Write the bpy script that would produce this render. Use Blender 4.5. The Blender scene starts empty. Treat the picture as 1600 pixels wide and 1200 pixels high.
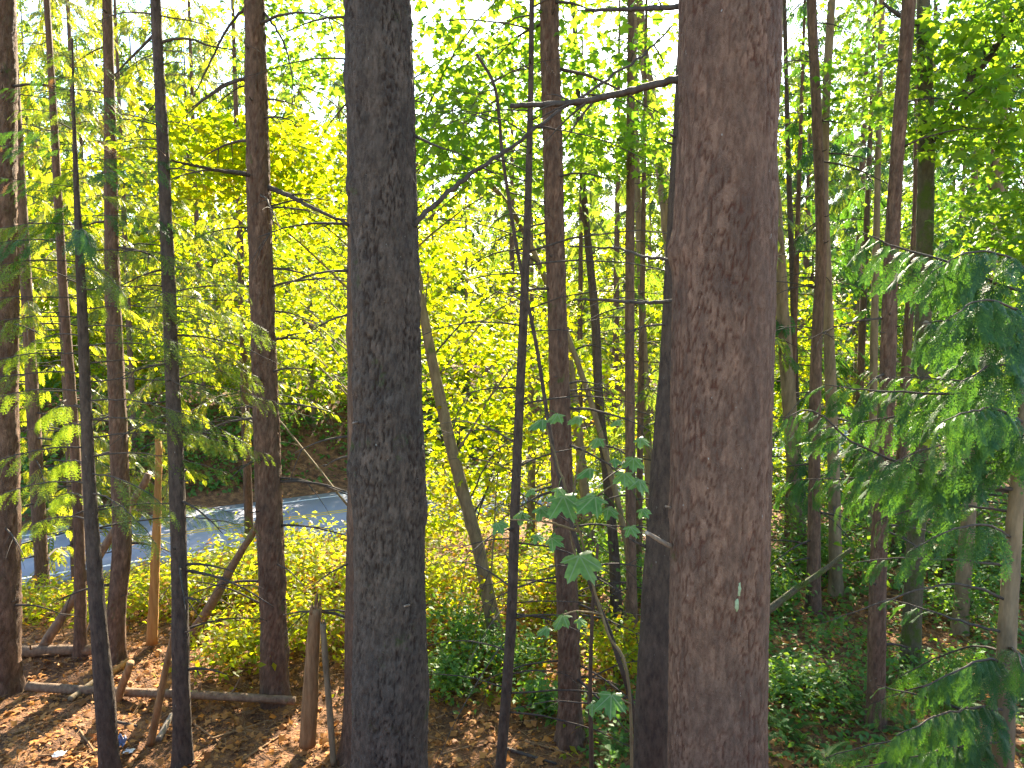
import bpy, math, random
import numpy as np
from mathutils import Matrix

rng = np.random.default_rng(11)
R = math.radians
scene = bpy.context.scene
COL = scene.collection

# ------------------------------------------------------------------ camera, sky, sun, exposure
CAM_Z, PITCH, FPX = 5.0, R(5.0), 1186.0
cd = bpy.data.cameras.new('camera'); cam = bpy.data.objects.new('camera', cd); COL.objects.link(cam)
cam.location = (0, 0, CAM_Z); cam.rotation_euler = (R(90) - PITCH, 0, 0)
cd.sensor_width = 36; cd.lens = FPX / 1600 * 36; cd.clip_end = 600; cd.clip_start = .05
scene.camera = cam

SUN_EL, SUN_AZ = R(31), R(10)            # azimuth measured from +Y towards +X
world = bpy.data.worlds.new('World'); scene.world = world; world.use_nodes = True
wn = world.node_tree; wn.nodes.clear()
sky = wn.nodes.new('ShaderNodeTexSky'); sky.sky_type = 'NISHITA'; sky.sun_disc = False
sky.sun_elevation = SUN_EL; sky.sun_rotation = SUN_AZ; sky.air_density = 1.3; sky.dust_density = .5; sky.ozone_density = 2.0
bg = wn.nodes.new('ShaderNodeBackground'); bg.inputs['Strength'].default_value = .095
wo = wn.nodes.new('ShaderNodeOutputWorld')
wn.links.new(sky.outputs[0], bg.inputs[0]); wn.links.new(bg.outputs[0], wo.inputs[0])
sd = bpy.data.lights.new('sun', 'SUN'); sun = bpy.data.objects.new('sun', sd); COL.objects.link(sun)
sd.energy = 5.0; sd.angle = R(.55); sd.color = (1, .88, .68)
sun.rotation_euler = (R(90) - SUN_EL, 0, math.pi - SUN_AZ); sun.location = (0, 0, 40)
scene.view_settings.view_transform = 'Standard'; scene.view_settings.look = 'None'
scene.view_settings.exposure = 2.8; scene.view_settings.gamma = 1.0
cy = scene.cycles
cy.max_bounces = 7; cy.diffuse_bounces = 4; cy.glossy_bounces = 2; cy.transmission_bounces = 5; cy.volume_bounces = 0
cy.transparent_max_bounces = 4; cy.caustics_reflective = False; cy.caustics_refractive = False
cy.use_denoising = True; cy.use_adaptive_sampling = True; cy.adaptive_threshold = .012; cy.denoising_prefilter = 'NONE'; cy.sample_clamp_indirect = 6

# ------------------------------------------------------------------ pixel geometry of the photograph (1600 x 1200)
CP, SP = math.cos(PITCH), math.sin(PITCH)
def ray(px, py):
    a, b = (px - 800) / FPX, (600 - py) / FPX
    return np.array([a, CP + b * SP, -SP + b * CP])
def at(px, py, y):
    d = ray(px, py)
    return np.array([0, 0, CAM_Z]) + d * (y / d[1])
def proj(p):
    p = np.atleast_2d(p); q = p - np.array([0, 0, CAM_Z])
    w = q[:, 1] * CP - q[:, 2] * SP; u = q[:, 1] * SP + q[:, 2] * CP
    w = np.maximum(w, .05)
    return np.stack([800 + q[:, 0] / w * FPX, 600 - u / w * FPX, w], 1)

# ------------------------------------------------------------------ noise
def h3(i, j, k):
    n = (i.astype(np.int64) * 374761393 + j.astype(np.int64) * 668265263 + k.astype(np.int64) * 2147483647) & 0x7fffffff
    n = ((n ^ (n >> 13)) * 1274126177) & 0x7fffffff
    n = (n ^ (n >> 16)) & 0xffffff
    return n / float(0xffffff)
def vnoise(x, y, z=0.0):
    x = np.asarray(x, float); y = np.asarray(y, float); z = np.zeros_like(x) + z
    i, j, k = np.floor(x), np.floor(y), np.floor(z)
    f, g, h = x - i, y - j, z - k
    f = f * f * (3 - 2 * f); g = g * g * (3 - 2 * g); h = h * h * (3 - 2 * h)
    r = 0
    for a in (0, 1):
        for b in (0, 1):
            for c in (0, 1):
                w = (f if a else 1 - f) * (g if b else 1 - g) * (h if c else 1 - h)
                r = r + w * h3(i + a, j + b, k + c)
    return r * 2 - 1
def fbm(x, y, z=0.0, o=3):
    return sum(vnoise(x * 2 ** q, y * 2 ** q, np.asarray(z) * 2 ** q) / 2 ** q for q in range(o))
def ss(a, b, x):
    t = np.clip((x - a) / (b - a), 0, 1); return t * t * (3 - 2 * t)
def worley(u, v, nu, seed, ids=False):
    """second minus first distance, periodic in u with nu cells"""
    i, j = np.floor(u), np.floor(v)
    d1 = np.full(u.shape, 9.); d2 = np.full(u.shape, 9.); cid = np.zeros(u.shape)
    for a in (-1, 0, 1):
        for b in (-1, 0, 1):
            ci, cj = i + a, j + b
            w = np.mod(ci, nu)
            ju = h3(w, cj, np.full_like(w, seed)); jv = h3(w, cj, np.full_like(w, seed + 7))
            d = np.hypot(ci + .1 + .8 * ju - u, cj + .1 + .8 * jv - v)
            m = d < d1
            d2 = np.where(m, d1, np.minimum(d2, d)); d1 = np.where(m, d, d1); cid = np.where(m, h3(w, cj, np.full_like(w, seed + 19)), cid)
    return (d2 - d1, cid) if ids else d2 - d1

# ------------------------------------------------------------------ terrain
RN = np.array([-.527, .85]); RD = np.array([.85, .527])
ROAD_Z, S_NEAR, S_MID, S_FAR = -2.6, 25.9, 28.5, 31.1
def road_s(x, y): return x * RN[0] + y * RN[1]
def terrain(x, y):
    x = np.asarray(x, float); y = np.asarray(y, float)
    s = road_s(x, y)
    z = 3.4 * (1 - ss(-.5, 5.6, y)) + .10 * fbm(x * .35, y * .35, 3.1) + .08 * fbm(x * 1.3, y * 1.3, 9.2)
    z = z + .5 * ss(4, 14, x) * ss(6, 14, y)
    t = ss(14.5, 24.6, s)
    z = z * (1 - t) + (ROAD_Z - .14) * t
    f = ss(32.4, 39, s)
    z = z + f * (3.6 + .35 * fbm(x * .4, y * .4, 5.5)) + ss(39, 90, s) * 3.0
    return z
def tz(x, y): return float(terrain(np.array([x]), np.array([y]))[0])
def ground(px, py):
    """the point of the ground that the photograph shows at a pixel"""
    d = ray(px, py); o = np.array([0, 0, CAM_Z]); lo, hi = 2.0, 70.0
    for _ in range(3):
        ys_ = np.linspace(lo, hi, 240); Pq = o + d * (ys_ / d[1])[:, None]
        b = Pq[:, 2] < terrain(Pq[:, 0], Pq[:, 1])
        k = int(np.argmax(b)) if b.any() else 239
        lo, hi = ys_[max(k - 1, 0)], ys_[k]
    return at(px, py, lo)

# ------------------------------------------------------------------ mesh helpers
def mesh_np(name, V, T=None, Q=None, mat=None, smooth=False):
    V = np.asarray(V, np.float32); polys = []
    nT = 0 if T is None else len(T); nQ = 0 if Q is None else len(Q)
    loops = np.concatenate([np.asarray(T, np.int32).ravel() if nT else np.zeros(0, np.int32),
                            np.asarray(Q, np.int32).ravel() if nQ else np.zeros(0, np.int32)])
    tot = np.concatenate([np.full(nT, 3, np.int32), np.full(nQ, 4, np.int32)])
    start = np.concatenate([[0], np.cumsum(tot)[:-1]]).astype(np.int32) if len(tot) else np.zeros(0, np.int32)
    me = bpy.data.meshes.new(name)
    me.vertices.add(len(V)); me.vertices.foreach_set('co', V.ravel())
    me.loops.add(len(loops)); me.loops.foreach_set('vertex_index', loops)
    me.polygons.add(len(tot)); me.polygons.foreach_set('loop_start', start); me.polygons.foreach_set('loop_total', tot)
    if smooth: me.polygons.foreach_set('use_smooth', np.ones(len(tot), bool))
    if mat: me.materials.append(mat)
    me.update(calc_edges=True)
    return me

class MB:
    def __init__(s): s.V = []; s.T = []; s.Q = []; s.n = 0; s.attr = {}
    def add(s, V, T=None, Q=None):
        s.V.append(np.asarray(V, float))
        if T is not None and len(T): s.T.append(np.asarray(T) + s.n)
        if Q is not None and len(Q): s.Q.append(np.asarray(Q) + s.n)
        s.n += len(V)
    def mesh(s, name, mat, origin=(0, 0, 0), smooth=False):
        V = np.concatenate(s.V) - np.asarray(origin)
        me = mesh_np(name, V, np.concatenate(s.T) if s.T else None, np.concatenate(s.Q) if s.Q else None, mat, smooth)
        for k, v in s.attr.items(): me.attributes.new(k, 'FLOAT', 'POINT').data.foreach_set('value', np.asarray(v, np.float32))
        return me

ORG = {}
def link(name, me, parent=None, kind=None, label=None):
    o = bpy.data.objects.new(name, me); COL.objects.link(o)
    if parent is not None: o.parent = parent; ORG[o] = ORG[parent]
    if kind: o['kind'] = kind
    if label: o['label'] = label
    return o
def build(name, mb, mat, parent=None, smooth=False, kind=None, label=None):
    return link(name, mb.mesh(name, mat, ORG[parent] if parent is not None else (0, 0, 0), smooth), parent, kind, label)
def thing(name, label, cat, loc, group=None):
    o = bpy.data.objects.new(name, None); COL.objects.link(o)
    o.location = loc; o.empty_display_size = .2; ORG[o] = np.array(loc, float)
    o['label'] = label; o['category'] = cat
    if group: o['group'] = group
    return o
def place(name, me, parent, pos, rot, size, kind=None):
    """one small piece that shares its mesh: a matrix in the frame of its thing"""
    o = bpy.data.objects.new(name, me); COL.objects.link(o); o.parent = parent
    m = np.eye(4); m[:3, :3] = rot * size; m[:3, 3] = pos - ORG[parent]
    o.matrix_basis = Matrix(m.tolist())
    return o

def spline(P, n):
    """Catmull-Rom through the control rows"""
    P = np.asarray(P, float); k = len(P)
    if k == 2: return P[0] + (P[1] - P[0]) * np.linspace(0, 1, n)[:, None]
    E = np.vstack([2 * P[0] - P[1], P, 2 * P[-1] - P[-2]])
    t = np.linspace(0, k - 1 - 1e-9, n); i = t.astype(int); f = (t - i)[:, None]
    a, b, c, d = E[i], E[i + 1], E[i + 2], E[i + 3]
    return .5 * (2 * b + (c - a) * f + (2 * a - 5 * b + 4 * c - d) * f ** 2 + (3 * b - a - 3 * c + d) * f ** 3)

def tube(mb, C, rad, sides=6, cap=True, wob=0.0):
    C = np.asarray(C, float); n = len(C); rad = np.broadcast_to(np.asarray(rad, float), (n,))
    Tn = np.gradient(C, axis=0); Tn /= np.linalg.norm(Tn, axis=1)[:, None] + 1e-9
    ref = np.array([1., 0, 0]) if abs(Tn[0][0]) < .8 else np.array([0, 0, 1.])
    a = np.linspace(0, 2 * np.pi, sides, endpoint=False); ca, sa = np.cos(a), np.sin(a)
    V = np.zeros((n, sides, 3)); x = ref
    for i in range(n):
        x = x - Tn[i] * x.dot(Tn[i]); x /= np.linalg.norm(x) + 1e-9
        y = np.cross(Tn[i], x)
        rr = rad[i] * (1 + wob * rng.normal(size=sides)) if wob else rad[i]
        V[i] = C[i] + (ca * rr)[:, None] * x + (sa * rr)[:, None] * y
    idx = np.arange(n * sides).reshape(n, sides); nx = np.roll(idx, -1, 1)
    Q = np.stack([idx[:-1], nx[:-1], nx[1:], idx[1:]], -1).reshape(-1, 4)
    V = V.reshape(-1, 3); T = None
    if cap:
        V = np.vstack([V, C[0], C[-1]]); b = n * sides
        T = np.vstack([np.stack([np.full(sides, b), nx[0], idx[0]], 1), np.stack([np.full(sides, b + 1), idx[-1], nx[-1]], 1)])
    mb.add(V, T, Q)

def norm(v): return v / (np.linalg.norm(v, axis=-1, keepdims=True) + 1e-9)
def frames(nrm, head):
    """columns x, y(head), z(normal)"""
    y = norm(head); z = norm(nrm - y * (nrm * y).sum(-1, keepdims=True)); x = np.cross(y, z)
    return np.stack([x, y, z], -1)
def scatter(mb, tpl, P, Rm, S):
    V, T = tpl; N = len(P)
    if N == 0: return
    S = np.broadcast_to(np.asarray(S, float), (N,))
    W = np.einsum('nij,vj->nvi', Rm, V) * S[:, None, None] + P[:, None, :]
    F = T[None] + (np.arange(N) * len(V))[:, None, None]
    mb.add(W.reshape(-1, 3), F.reshape(-1, 3))
def rand_leaf_frames(N, tilt=.7, droop=.25):
    nrm = np.stack([rng.normal(0, tilt, N), rng.normal(0, tilt, N), np.ones(N)], 1)
    a = rng.uniform(0, 2 * np.pi, N)
    head = np.stack([np.cos(a), np.sin(a), rng.normal(-droop, .3, N)], 1)
    return frames(norm(nrm), head)

# ------------------------------------------------------------------ leaf shapes (+Y to the tip, +Z up, about 1 long)
def maple_leaf(detail):
    A = [(-160, .12)]
    lobes = [(-104, .58), (-50, .86), (0, 1.0), (50, .86), (104, .58)]
    notch = [(-78, .42), (-25, .55), (25, .55), (78, .42)]
    for i, (a, l) in enumerate(lobes):
        if detail == 2: A += [(a - 19, l * .70), (a - 13, l * .86), (a - 8, l * .82), (a, l), (a + 8, l * .82), (a + 13, l * .86), (a + 19, l * .70)]
        elif detail == 1: A += [(a - 12, l * .72), (a, l), (a + 12, l * .72)]
        else: A += [(a, l)]
        if i < 4: A.append(notch[i])
    A.append((160, .12))
    out = np.array([[l * math.sin(R(a)), l * math.cos(R(a)), 0] for a, l in A])
    V = np.vstack([[0, .05, 0], out])
    r = np.hypot(V[:, 0], V[:, 1])
    V[:, 2] = -.20 * r ** 2 - .12 * np.abs(V[:, 0]) + .05 * np.sin(V[:, 0] * 9) + .04 * np.cos(V[:, 1] * 7)
    n = len(out)
    T = np.array([[0, i + 2, i + 1] for i in range(n - 1)])
    V[:, :2] *= .75
    return V, T
def angular_leaf():
    V = np.array([[0, 0, 0], [-.42, .30, -.04], [-.16, .52, .02], [0, .85, -.1], [.16, .52, .02], [.42, .30, -.04]])
    return V, np.array([[0, 2, 1], [0, 4, 2], [2, 4, 3], [0, 5, 4]])
def ovate_leaf():
    V = np.array([[0, 0, 0], [-.27, .38, .05], [.27, .38, .05], [0, .45, 0], [0, 1, -.12]])
    T = np.array([[0, 3, 1], [0, 2, 3], [1, 3, 4], [3, 2, 4]])
    return V, T
def spray(pairs, sub, seed=0):
    """flat drooping cedar spray: a midrib with side twigs that carry scale leaflets"""
    V = []; T = []; rs = np.random.default_rng(seed + 50); bend = rs.normal(0, .10)
    def tri(a, b, c): V.extend([a, b, c]); T.append([len(V) - 3, len(V) - 2, len(V) - 1])
    ph = rs.uniform(0, 6)
    def z(y, x): return -.45 * y ** 2 - .5 * abs(x) ** 1.4 + .025 * math.sin(9 * y + ph) + .03 * math.sin(14 * x + 7 * y)
    def pt(x, y): return [x + bend * y * y, y, z(y, x)]
    N = 8 if sub else 1
    for i in range(N):
        a, b = i / N, (i + 1) / N; w = .010 * (1 - .6 * a)
        tri(pt(-w, a), pt(w, a), pt(w, b)); tri(pt(-w, a), pt(w, b), pt(-w, b))
    for i in range(pairs):
        t = (i + .6) / (pairs + .4)
        L = (.27 if sub else .34) * (math.sin(math.pi * (t * .86 + .10)) ** .7) + .03
        for s in (-1, 1):
            y0 = t + (.5 / pairs if s > 0 else 0); y0 = min(y0, .985)
            ang = R(44 - 14 * t + (rs.normal(0, 6) if sub else 0)); LL = L; L = L * (rs.uniform(.6, 1.25) if sub else 1)
            dx, dy = math.sin(ang) * s, math.cos(ang)
            px_, py_ = -dy, dx
            if sub == 0:
                w = .55 / pairs
                e = (dx * L, y0 + dy * L)
                m = (dx * L * .45, y0 + dy * L * .45)
                tri(pt(-px_ * w * .5, y0 - py_ * w * .5), pt(m[0] + px_ * w, m[1] + py_ * w), pt(*e))
            else:
                w = .012
                tri(pt(px_ * w * .6, y0 + py_ * w * .6), pt(-px_ * w * .6, y0 - py_ * w * .6), pt(dx * L, y0 + dy * L))
                for k in range(sub):
                    u = (k + .5) / sub; l2 = .30 * L * (1.15 - u) + .022
                    for s2 in (-1, 1):
                        a2 = ang * s + s2 * R(38)
                        bx, by = dx * L * u, y0 + dy * L * u
                        ex, ey = bx + math.sin(a2) * l2, by + math.cos(a2) * l2
                        qx, qy = -math.cos(a2) * .013, math.sin(a2) * .013
                        mx, my = (bx + ex) / 2, (by + ey) / 2
                        tri(pt(bx, by), pt(mx + qx, my + qy), pt(ex, ey)); tri(pt(bx, by), pt(ex, ey), pt(mx - qx, my - qy))
            L = LL
    return np.array(V), np.array(T)
MAPLE0, MAPLE1, MAPLE2 = maple_leaf(0), maple_leaf(1), maple_leaf(2)
OVATE, ANGULAR = ovate_leaf(), angular_leaf()
SPRAY0, SPRAY1 = spray(6, 0), spray(10, 3)
SPRAY2 = [spray(13, 5, q) for q in range(5)]
SPRAYF, SPRAYM = spray(4, 0), spray(9, 0)

# ------------------------------------------------------------------ materials
def new_mat(name):
    m = bpy.data.materials.new(name); m.use_nodes = True; m.node_tree.nodes.clear()
    return m, m.node_tree.nodes, m.node_tree.links
def ramp(N, cols):
    r = N.new('ShaderNodeValToRGB'); e = r.color_ramp.elements
    while len(e) < len(cols): e.new(.5)
    for i, (p, c) in enumerate(cols): e[i].position = p; e[i].color = (*c, 1)
    return r
def leaf_mat(name, refl, trans, mix=.5, rough=.45, spec=.35):
    """refl and trans: colour ramps over a random number for each leaf"""
    m, N, L = new_mat(name)
    g = N.new('ShaderNodeNewGeometry'); oi = N.new('ShaderNodeObjectInfo')
    ad = N.new('ShaderNodeMath'); ad.operation = 'ADD'; fr = N.new('ShaderNodeMath'); fr.operation = 'FRACT'
    L.new(g.outputs['Random Per Island'], ad.inputs[0]); L.new(oi.outputs['Random'], ad.inputs[1]); L.new(ad.outputs[0], fr.inputs[0])
    ra, rb = ramp(N, refl), ramp(N, trans)
    L.new(fr.outputs[0], ra.inputs[0]); L.new(fr.outputs[0], rb.inputs[0])
    p = N.new('ShaderNodeBsdfPrincipled'); p.inputs['Roughness'].default_value = rough; p.inputs['Specular IOR Level'].default_value = spec
    t = N.new('ShaderNodeBsdfTranslucent'); mx = N.new('ShaderNodeMixShader'); mx.inputs[0].default_value = mix
    L.new(ra.outputs[0], p.inputs['Base Color']); L.new(rb.outputs[0], t.inputs['Color'])
    L.new(p.outputs[0], mx.inputs[1]); L.new(t.outputs[0], mx.inputs[2])
    o = N.new('ShaderNodeOutputMaterial'); L.new(mx.outputs[0], o.inputs[0])
    return m
def bark_mat(name, dark, light, scale=14, stretch=.22, bump=.5, moss=0.0, moss_col=(.05, .085, .012), lichen=.0, rough=.85, seed=0, inner=None):
    m, N, L = new_mat(name)
    geo = N.new('ShaderNodeNewGeometry'); mp = N.new('ShaderNodeMapping'); mp.inputs['Scale'].default_value = (1, 1, stretch)
    POS = geo.outputs['Position']
    mp.inputs['Location'].default_value = (seed * 3.1, seed * 1.7, seed)
    L.new(POS, mp.inputs[0])
    n1 = N.new('ShaderNodeTexNoise'); n1.inputs['Scale'].default_value = scale; n1.inputs['Detail'].default_value = 7; n1.inputs['Roughness'].default_value = .65
    L.new(mp.outputs[0], n1.inputs['Vector'])
    rr = ramp(N, [(.28, dark), (.52, tuple((a + b) / 2 for a, b in zip(dark, light))), (.75, light)])
    L.new(n1.outputs[0], rr.inputs[0])
    n2 = N.new('ShaderNodeTexNoise'); n2.inputs['Scale'].default_value = 2.2; n2.inputs['Detail'].default_value = 4
    L.new(POS, n2.inputs['Vector'])
    mul = N.new('ShaderNodeMixRGB'); mul.blend_type = 'MULTIPLY'; mul.inputs[0].default_value = .35
    r2 = ramp(N, [(.3, (.55, .58, .62)), (.7, (1.25, 1.12, 1.0))]); L.new(n2.outputs[0], r2.inputs[0])
    L.new(rr.outputs[0], mul.inputs[1]); L.new(r2.outputs[0], mul.inputs[2])
    col = mul.outputs[0]
    if inner:       # plates of uneven tone; the inner bark shows in the cracks between them
        ap = N.new('ShaderNodeAttribute'); ap.attribute_name = 'plate'; af = N.new('ShaderNodeAttribute'); af.attribute_name = 'furrow'
        rp = ramp(N, [(0, (.62, .62, .64)), (.6, (1, .98, .95)), (1, (1.4, 1.34, 1.28))]); L.new(ap.outputs['Fac'], rp.inputs[0])
        a = N.new('ShaderNodeMixRGB'); a.blend_type = 'MULTIPLY'; a.inputs[0].default_value = .8; L.new(col, a.inputs[1]); L.new(rp.outputs[0], a.inputs[2])
        a2 = N.new('ShaderNodeMixRGB'); L.new(af.outputs['Fac'], a2.inputs[0]); L.new(a.outputs[0], a2.inputs[1]); a2.inputs[2].default_value = (*inner, 1); col = a2.outputs[0]
    if lichen > 0:
        n3 = N.new('ShaderNodeTexNoise'); n3.inputs['Scale'].default_value = 46; n3.inputs['Detail'].default_value = 5; n3.inputs['Roughness'].default_value = .6
        mp3 = N.new('ShaderNodeMapping'); mp3.inputs['Scale'].default_value = (1, 1, .45); L.new(POS, mp3.inputs[0]); L.new(mp3.outputs[0], n3.inputs['Vector'])
        r3 = ramp(N, [(.735 - .06 * lichen, (0, 0, 0)), (.78 - .06 * lichen, (1, 1, 1))]); L.new(n3.outputs[0], r3.inputs[0])
        a = N.new('ShaderNodeMixRGB'); L.new(r3.outputs[0], a.inputs[0]); L.new(col, a.inputs[1]); a.inputs[2].default_value = (.33, .34, .31, 1); col = a.outputs[0]
    if moss > 0:
        n4 = N.new('ShaderNodeTexNoise'); n4.inputs['Scale'].default_value = 3.4; n4.inputs['Detail'].default_value = 8; n4.inputs['Roughness'].default_value = .72
        L.new(POS, n4.inputs['Vector'])
        r4 = ramp(N, [(.66 - .3 * moss, (0, 0, 0)), (.76 - .3 * moss, (1, 1, 1))]); L.new(n4.outputs[0], r4.inputs[0])
        a = N.new('ShaderNodeMixRGB'); L.new(r4.outputs[0], a.inputs[0]); L.new(col, a.inputs[1]); a.inputs[2].default_value = (*moss_col, 1); col = a.outputs[0]
    p = N.new('ShaderNodeBsdfPrincipled'); p.inputs['Roughness'].default_value = rough; p.inputs['Specular IOR Level'].default_value = .25
    L.new(col, p.inputs['Base Color'])
    n5 = N.new('ShaderNodeTexNoise'); n5.inputs['Scale'].default_value = scale * 2.4; n5.inputs['Detail'].default_value = 6; n5.inputs['Roughness'].default_value = .7
    mp5 = N.new('ShaderNodeMapping'); mp5.inputs['Scale'].default_value = (1, 1, stretch * 1.7); L.new(POS, mp5.inputs[0]); L.new(mp5.outputs[0], n5.inputs['Vector'])
    b = N.new('ShaderNodeBump'); b.inputs['Strength'].default_value = bump; b.inputs['Distance'].default_value = .03
    L.new(n5.outputs[0], b.inputs['Height']); L.new(b.outputs[0], p.inputs['Normal'])
    o = N.new('ShaderNodeOutputMaterial'); L.new(p.outputs[0], o.inputs[0])
    return m

MT = dict(
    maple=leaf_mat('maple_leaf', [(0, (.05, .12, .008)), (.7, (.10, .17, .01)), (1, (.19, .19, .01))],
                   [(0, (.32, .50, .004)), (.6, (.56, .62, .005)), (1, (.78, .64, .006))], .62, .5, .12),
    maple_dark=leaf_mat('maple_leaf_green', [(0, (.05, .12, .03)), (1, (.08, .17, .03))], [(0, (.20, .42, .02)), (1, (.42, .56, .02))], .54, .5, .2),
    big=leaf_mat('broad_maple_leaf', [(0, (.085, .21, .06)), (1, (.125, .26, .075))], [(0, (.16, .38, .03)), (1, (.36, .52, .03))], .40, .42, .45),
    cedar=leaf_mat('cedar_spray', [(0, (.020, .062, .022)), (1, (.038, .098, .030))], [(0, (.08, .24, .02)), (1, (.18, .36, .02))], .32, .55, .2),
    cedar_sun=leaf_mat('cedar_spray_sunlit', [(0, (.05, .10, .03)), (1, (.10, .14, .03))], [(0, (.30, .42, .012)), (.9, (.58, .54, .02)), (1, (.60, .34, .04))], .52, .45, .4),  # sunlit copy of the cedar spray: golden backlight put into the colour
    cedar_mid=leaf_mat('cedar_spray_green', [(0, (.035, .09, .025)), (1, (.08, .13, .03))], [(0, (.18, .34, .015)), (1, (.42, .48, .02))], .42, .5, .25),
    hemlock=leaf_mat('hemlock_needles', [(0, (.03, .08, .025)), (1, (.07, .13, .03))], [(0, (.16, .30, .02)), (1, (.42, .48, .03))], .46, .5, .15),
    dry_spray=leaf_mat('dead_cedar_spray', [(0, (.20, .10, .04)), (1, (.28, .16, .08))], [(0, (.40, .18, .04)), (1, (.45, .24, .07))], .35),
    shrub=leaf_mat('shrub_leaf', [(0, (.045, .13, .03)), (1, (.09, .19, .04))], [(0, (.16, .36, .02)), (1, (.36, .50, .02))], .4, .55, .22),
    bramble=leaf_mat('bramble_leaf', [(0, (.08, .15, .015)), (.84, (.16, .18, .015)), (.92, (.27, .15, .025)), (1, (.26, .11, .025))], [(0, (.40, .55, .008)), (.84, (.72, .68, .01)), (.92, (.78, .46, .02)), (1, (.62, .30, .02))], .6, .5, .2),
    fern=leaf_mat('fern_frond', [(0, (.03, .09, .02)), (1, (.06, .13, .02))], [(0, (.10, .24, .02)), (1, (.2, .34, .02))], .35, .6, .15),
    dry=leaf_mat('dead_leaf', [(0, (.17, .07, .022)), (.5, (.34, .15, .042)), (.8, (.46, .23, .075)), (1, (.55, .19, .025))], [(0, (.3, .13, .04)), (1, (.5, .25, .06))], .25, .7, .2),
    moss=leaf_mat('moss_tuft', [(0, (.07, .12, .015)), (1, (.13, .17, .02))], [(0, (.2, .3, .02)), (1, (.34, .4, .02))], .3, .8, .1),
    bark_grey=bark_mat('bark_grey_brown', (.046, .036, .029), (.14, .112, .092), 32, .5, .8, .2, (.045, .07, .014), .45, seed=1, inner=(.035, .021, .015)),
    bark_red=bark_mat('bark_red_brown', (.112, .068, .048), (.26, .165, .118), 40, .4, .8, .03, lichen=.6, seed=2, inner=(.095, .040, .024)),
    bark_dark=bark_mat('bark_dark_brown', (.032, .023, .018), (.125, .092, .07), 26, .35, .8, .04, lichen=.6, seed=3),
    bark_fir=bark_mat('bark_fir_brown', (.06, .036, .024), (.22, .14, .095), 26, .3, .8, .10, lichen=.3, seed=4, inner=(.085, .04, .022)),
    bark_tan=bark_mat('bark_tan', (.10, .075, .045), (.30, .22, .13), 14, .25, .4, .05, lichen=.3, seed=5),
    bark_maple=bark_mat('bark_maple', (.09, .065, .035), (.25, .19, .10), 16, .3, .4, .22, (.06, .085, .012), .3, seed=6),
    bark_mossy=bark_mat('bark_mossy', (.06, .05, .03), (.14, .12, .07), 20, .4, .9, .55, (.06, .085, .012), .0, seed=7),
    lichen=bark_mat('pale_lichen', (.22, .30, .17), (.36, .44, .28), 60, 1, .5, seed=13),
    twig=bark_mat('twig_bark', (.03, .024, .02), (.10, .08, .065), 30, .5, .3, lichen=.2, seed=8),
    twig_pale=bark_mat('twig_pale', (.16, .13, .10), (.34, .28, .22), 30, .5, .3, seed=9),
    dead_wood=bark_mat('dead_wood', (.14, .075, .035), (.38, .23, .11), 24, .12, .6, seed=10),
    log_wood=bark_mat('log_bark', (.09, .055, .035), (.28, .19, .12), 18, .5, .6, .08, seed=11),
    orange_wood=bark_mat('orange_wood', (.26, .12, .035), (.50, .27, .09), 22, .10, .6, seed=12),
)

def add_veins(m):
    N, L = m.node_tree.nodes, m.node_tree.links
    tc = N.new('ShaderNodeTexCoord'); sx = N.new('ShaderNodeSeparateXYZ'); L.new(tc.outputs['Object'], sx.inputs[0])
    def op(o, a, b, c=None):
        n = N.new('ShaderNodeMath'); n.operation = o
        for i, v in enumerate((a, b, c)):
            if v is None: continue
            if isinstance(v, (int, float)): n.inputs[i].default_value = v
            else: L.new(v, n.inputs[i])
        return n.outputs[0]
    acc = None
    for t in (-104, -50, 0, 50, 104):
        c, s = math.cos(R(t)), math.sin(R(t))
        dist = op('ABSOLUTE', op('ADD', op('MULTIPLY', sx.outputs[0], c), op('MULTIPLY', sx.outputs[1], -s)), None)
        along = op('ADD', op('MULTIPLY', sx.outputs[0], s), op('MULTIPLY', sx.outputs[1], c))
        k = op('MULTIPLY', op('LESS_THAN', dist, op('SUBTRACT', .022, op('MULTIPLY', along, .018))), op('GREATER_THAN', along, 0.0))
        acc = k if acc is None else op('MAXIMUM', acc, k)
    nz = N.new('ShaderNodeTexNoise'); nz.inputs['Scale'].default_value = 7; nz.inputs['Detail'].default_value = 5; L.new(tc.outputs['Object'], nz.inputs['Vector'])
    rz = ramp(N, [(.3, (.7, .75, .7)), (.7, (1.25, 1.2, 1.1))]); L.new(nz.outputs[0], rz.inputs[0])
    for nm, sock in (('Principled BSDF', 'Base Color'), ('Translucent BSDF', 'Color')):
        b = N[nm].inputs[sock]; src = b.links[0].from_socket
        mu = N.new('ShaderNodeMixRGB'); mu.blend_type = 'MULTIPLY'; mu.inputs[0].default_value = 1; L.new(src, mu.inputs[1]); L.new(rz.outputs[0], mu.inputs[2])
        mx = N.new('ShaderNodeMixRGB'); L.new(acc, mx.inputs[0]); L.new(mu.outputs[0], mx.inputs[1]); mx.inputs[2].default_value = (.26, .36, .14, 1); L.new(mx.outputs[0], b)
add_veins(MT['big'])

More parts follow.
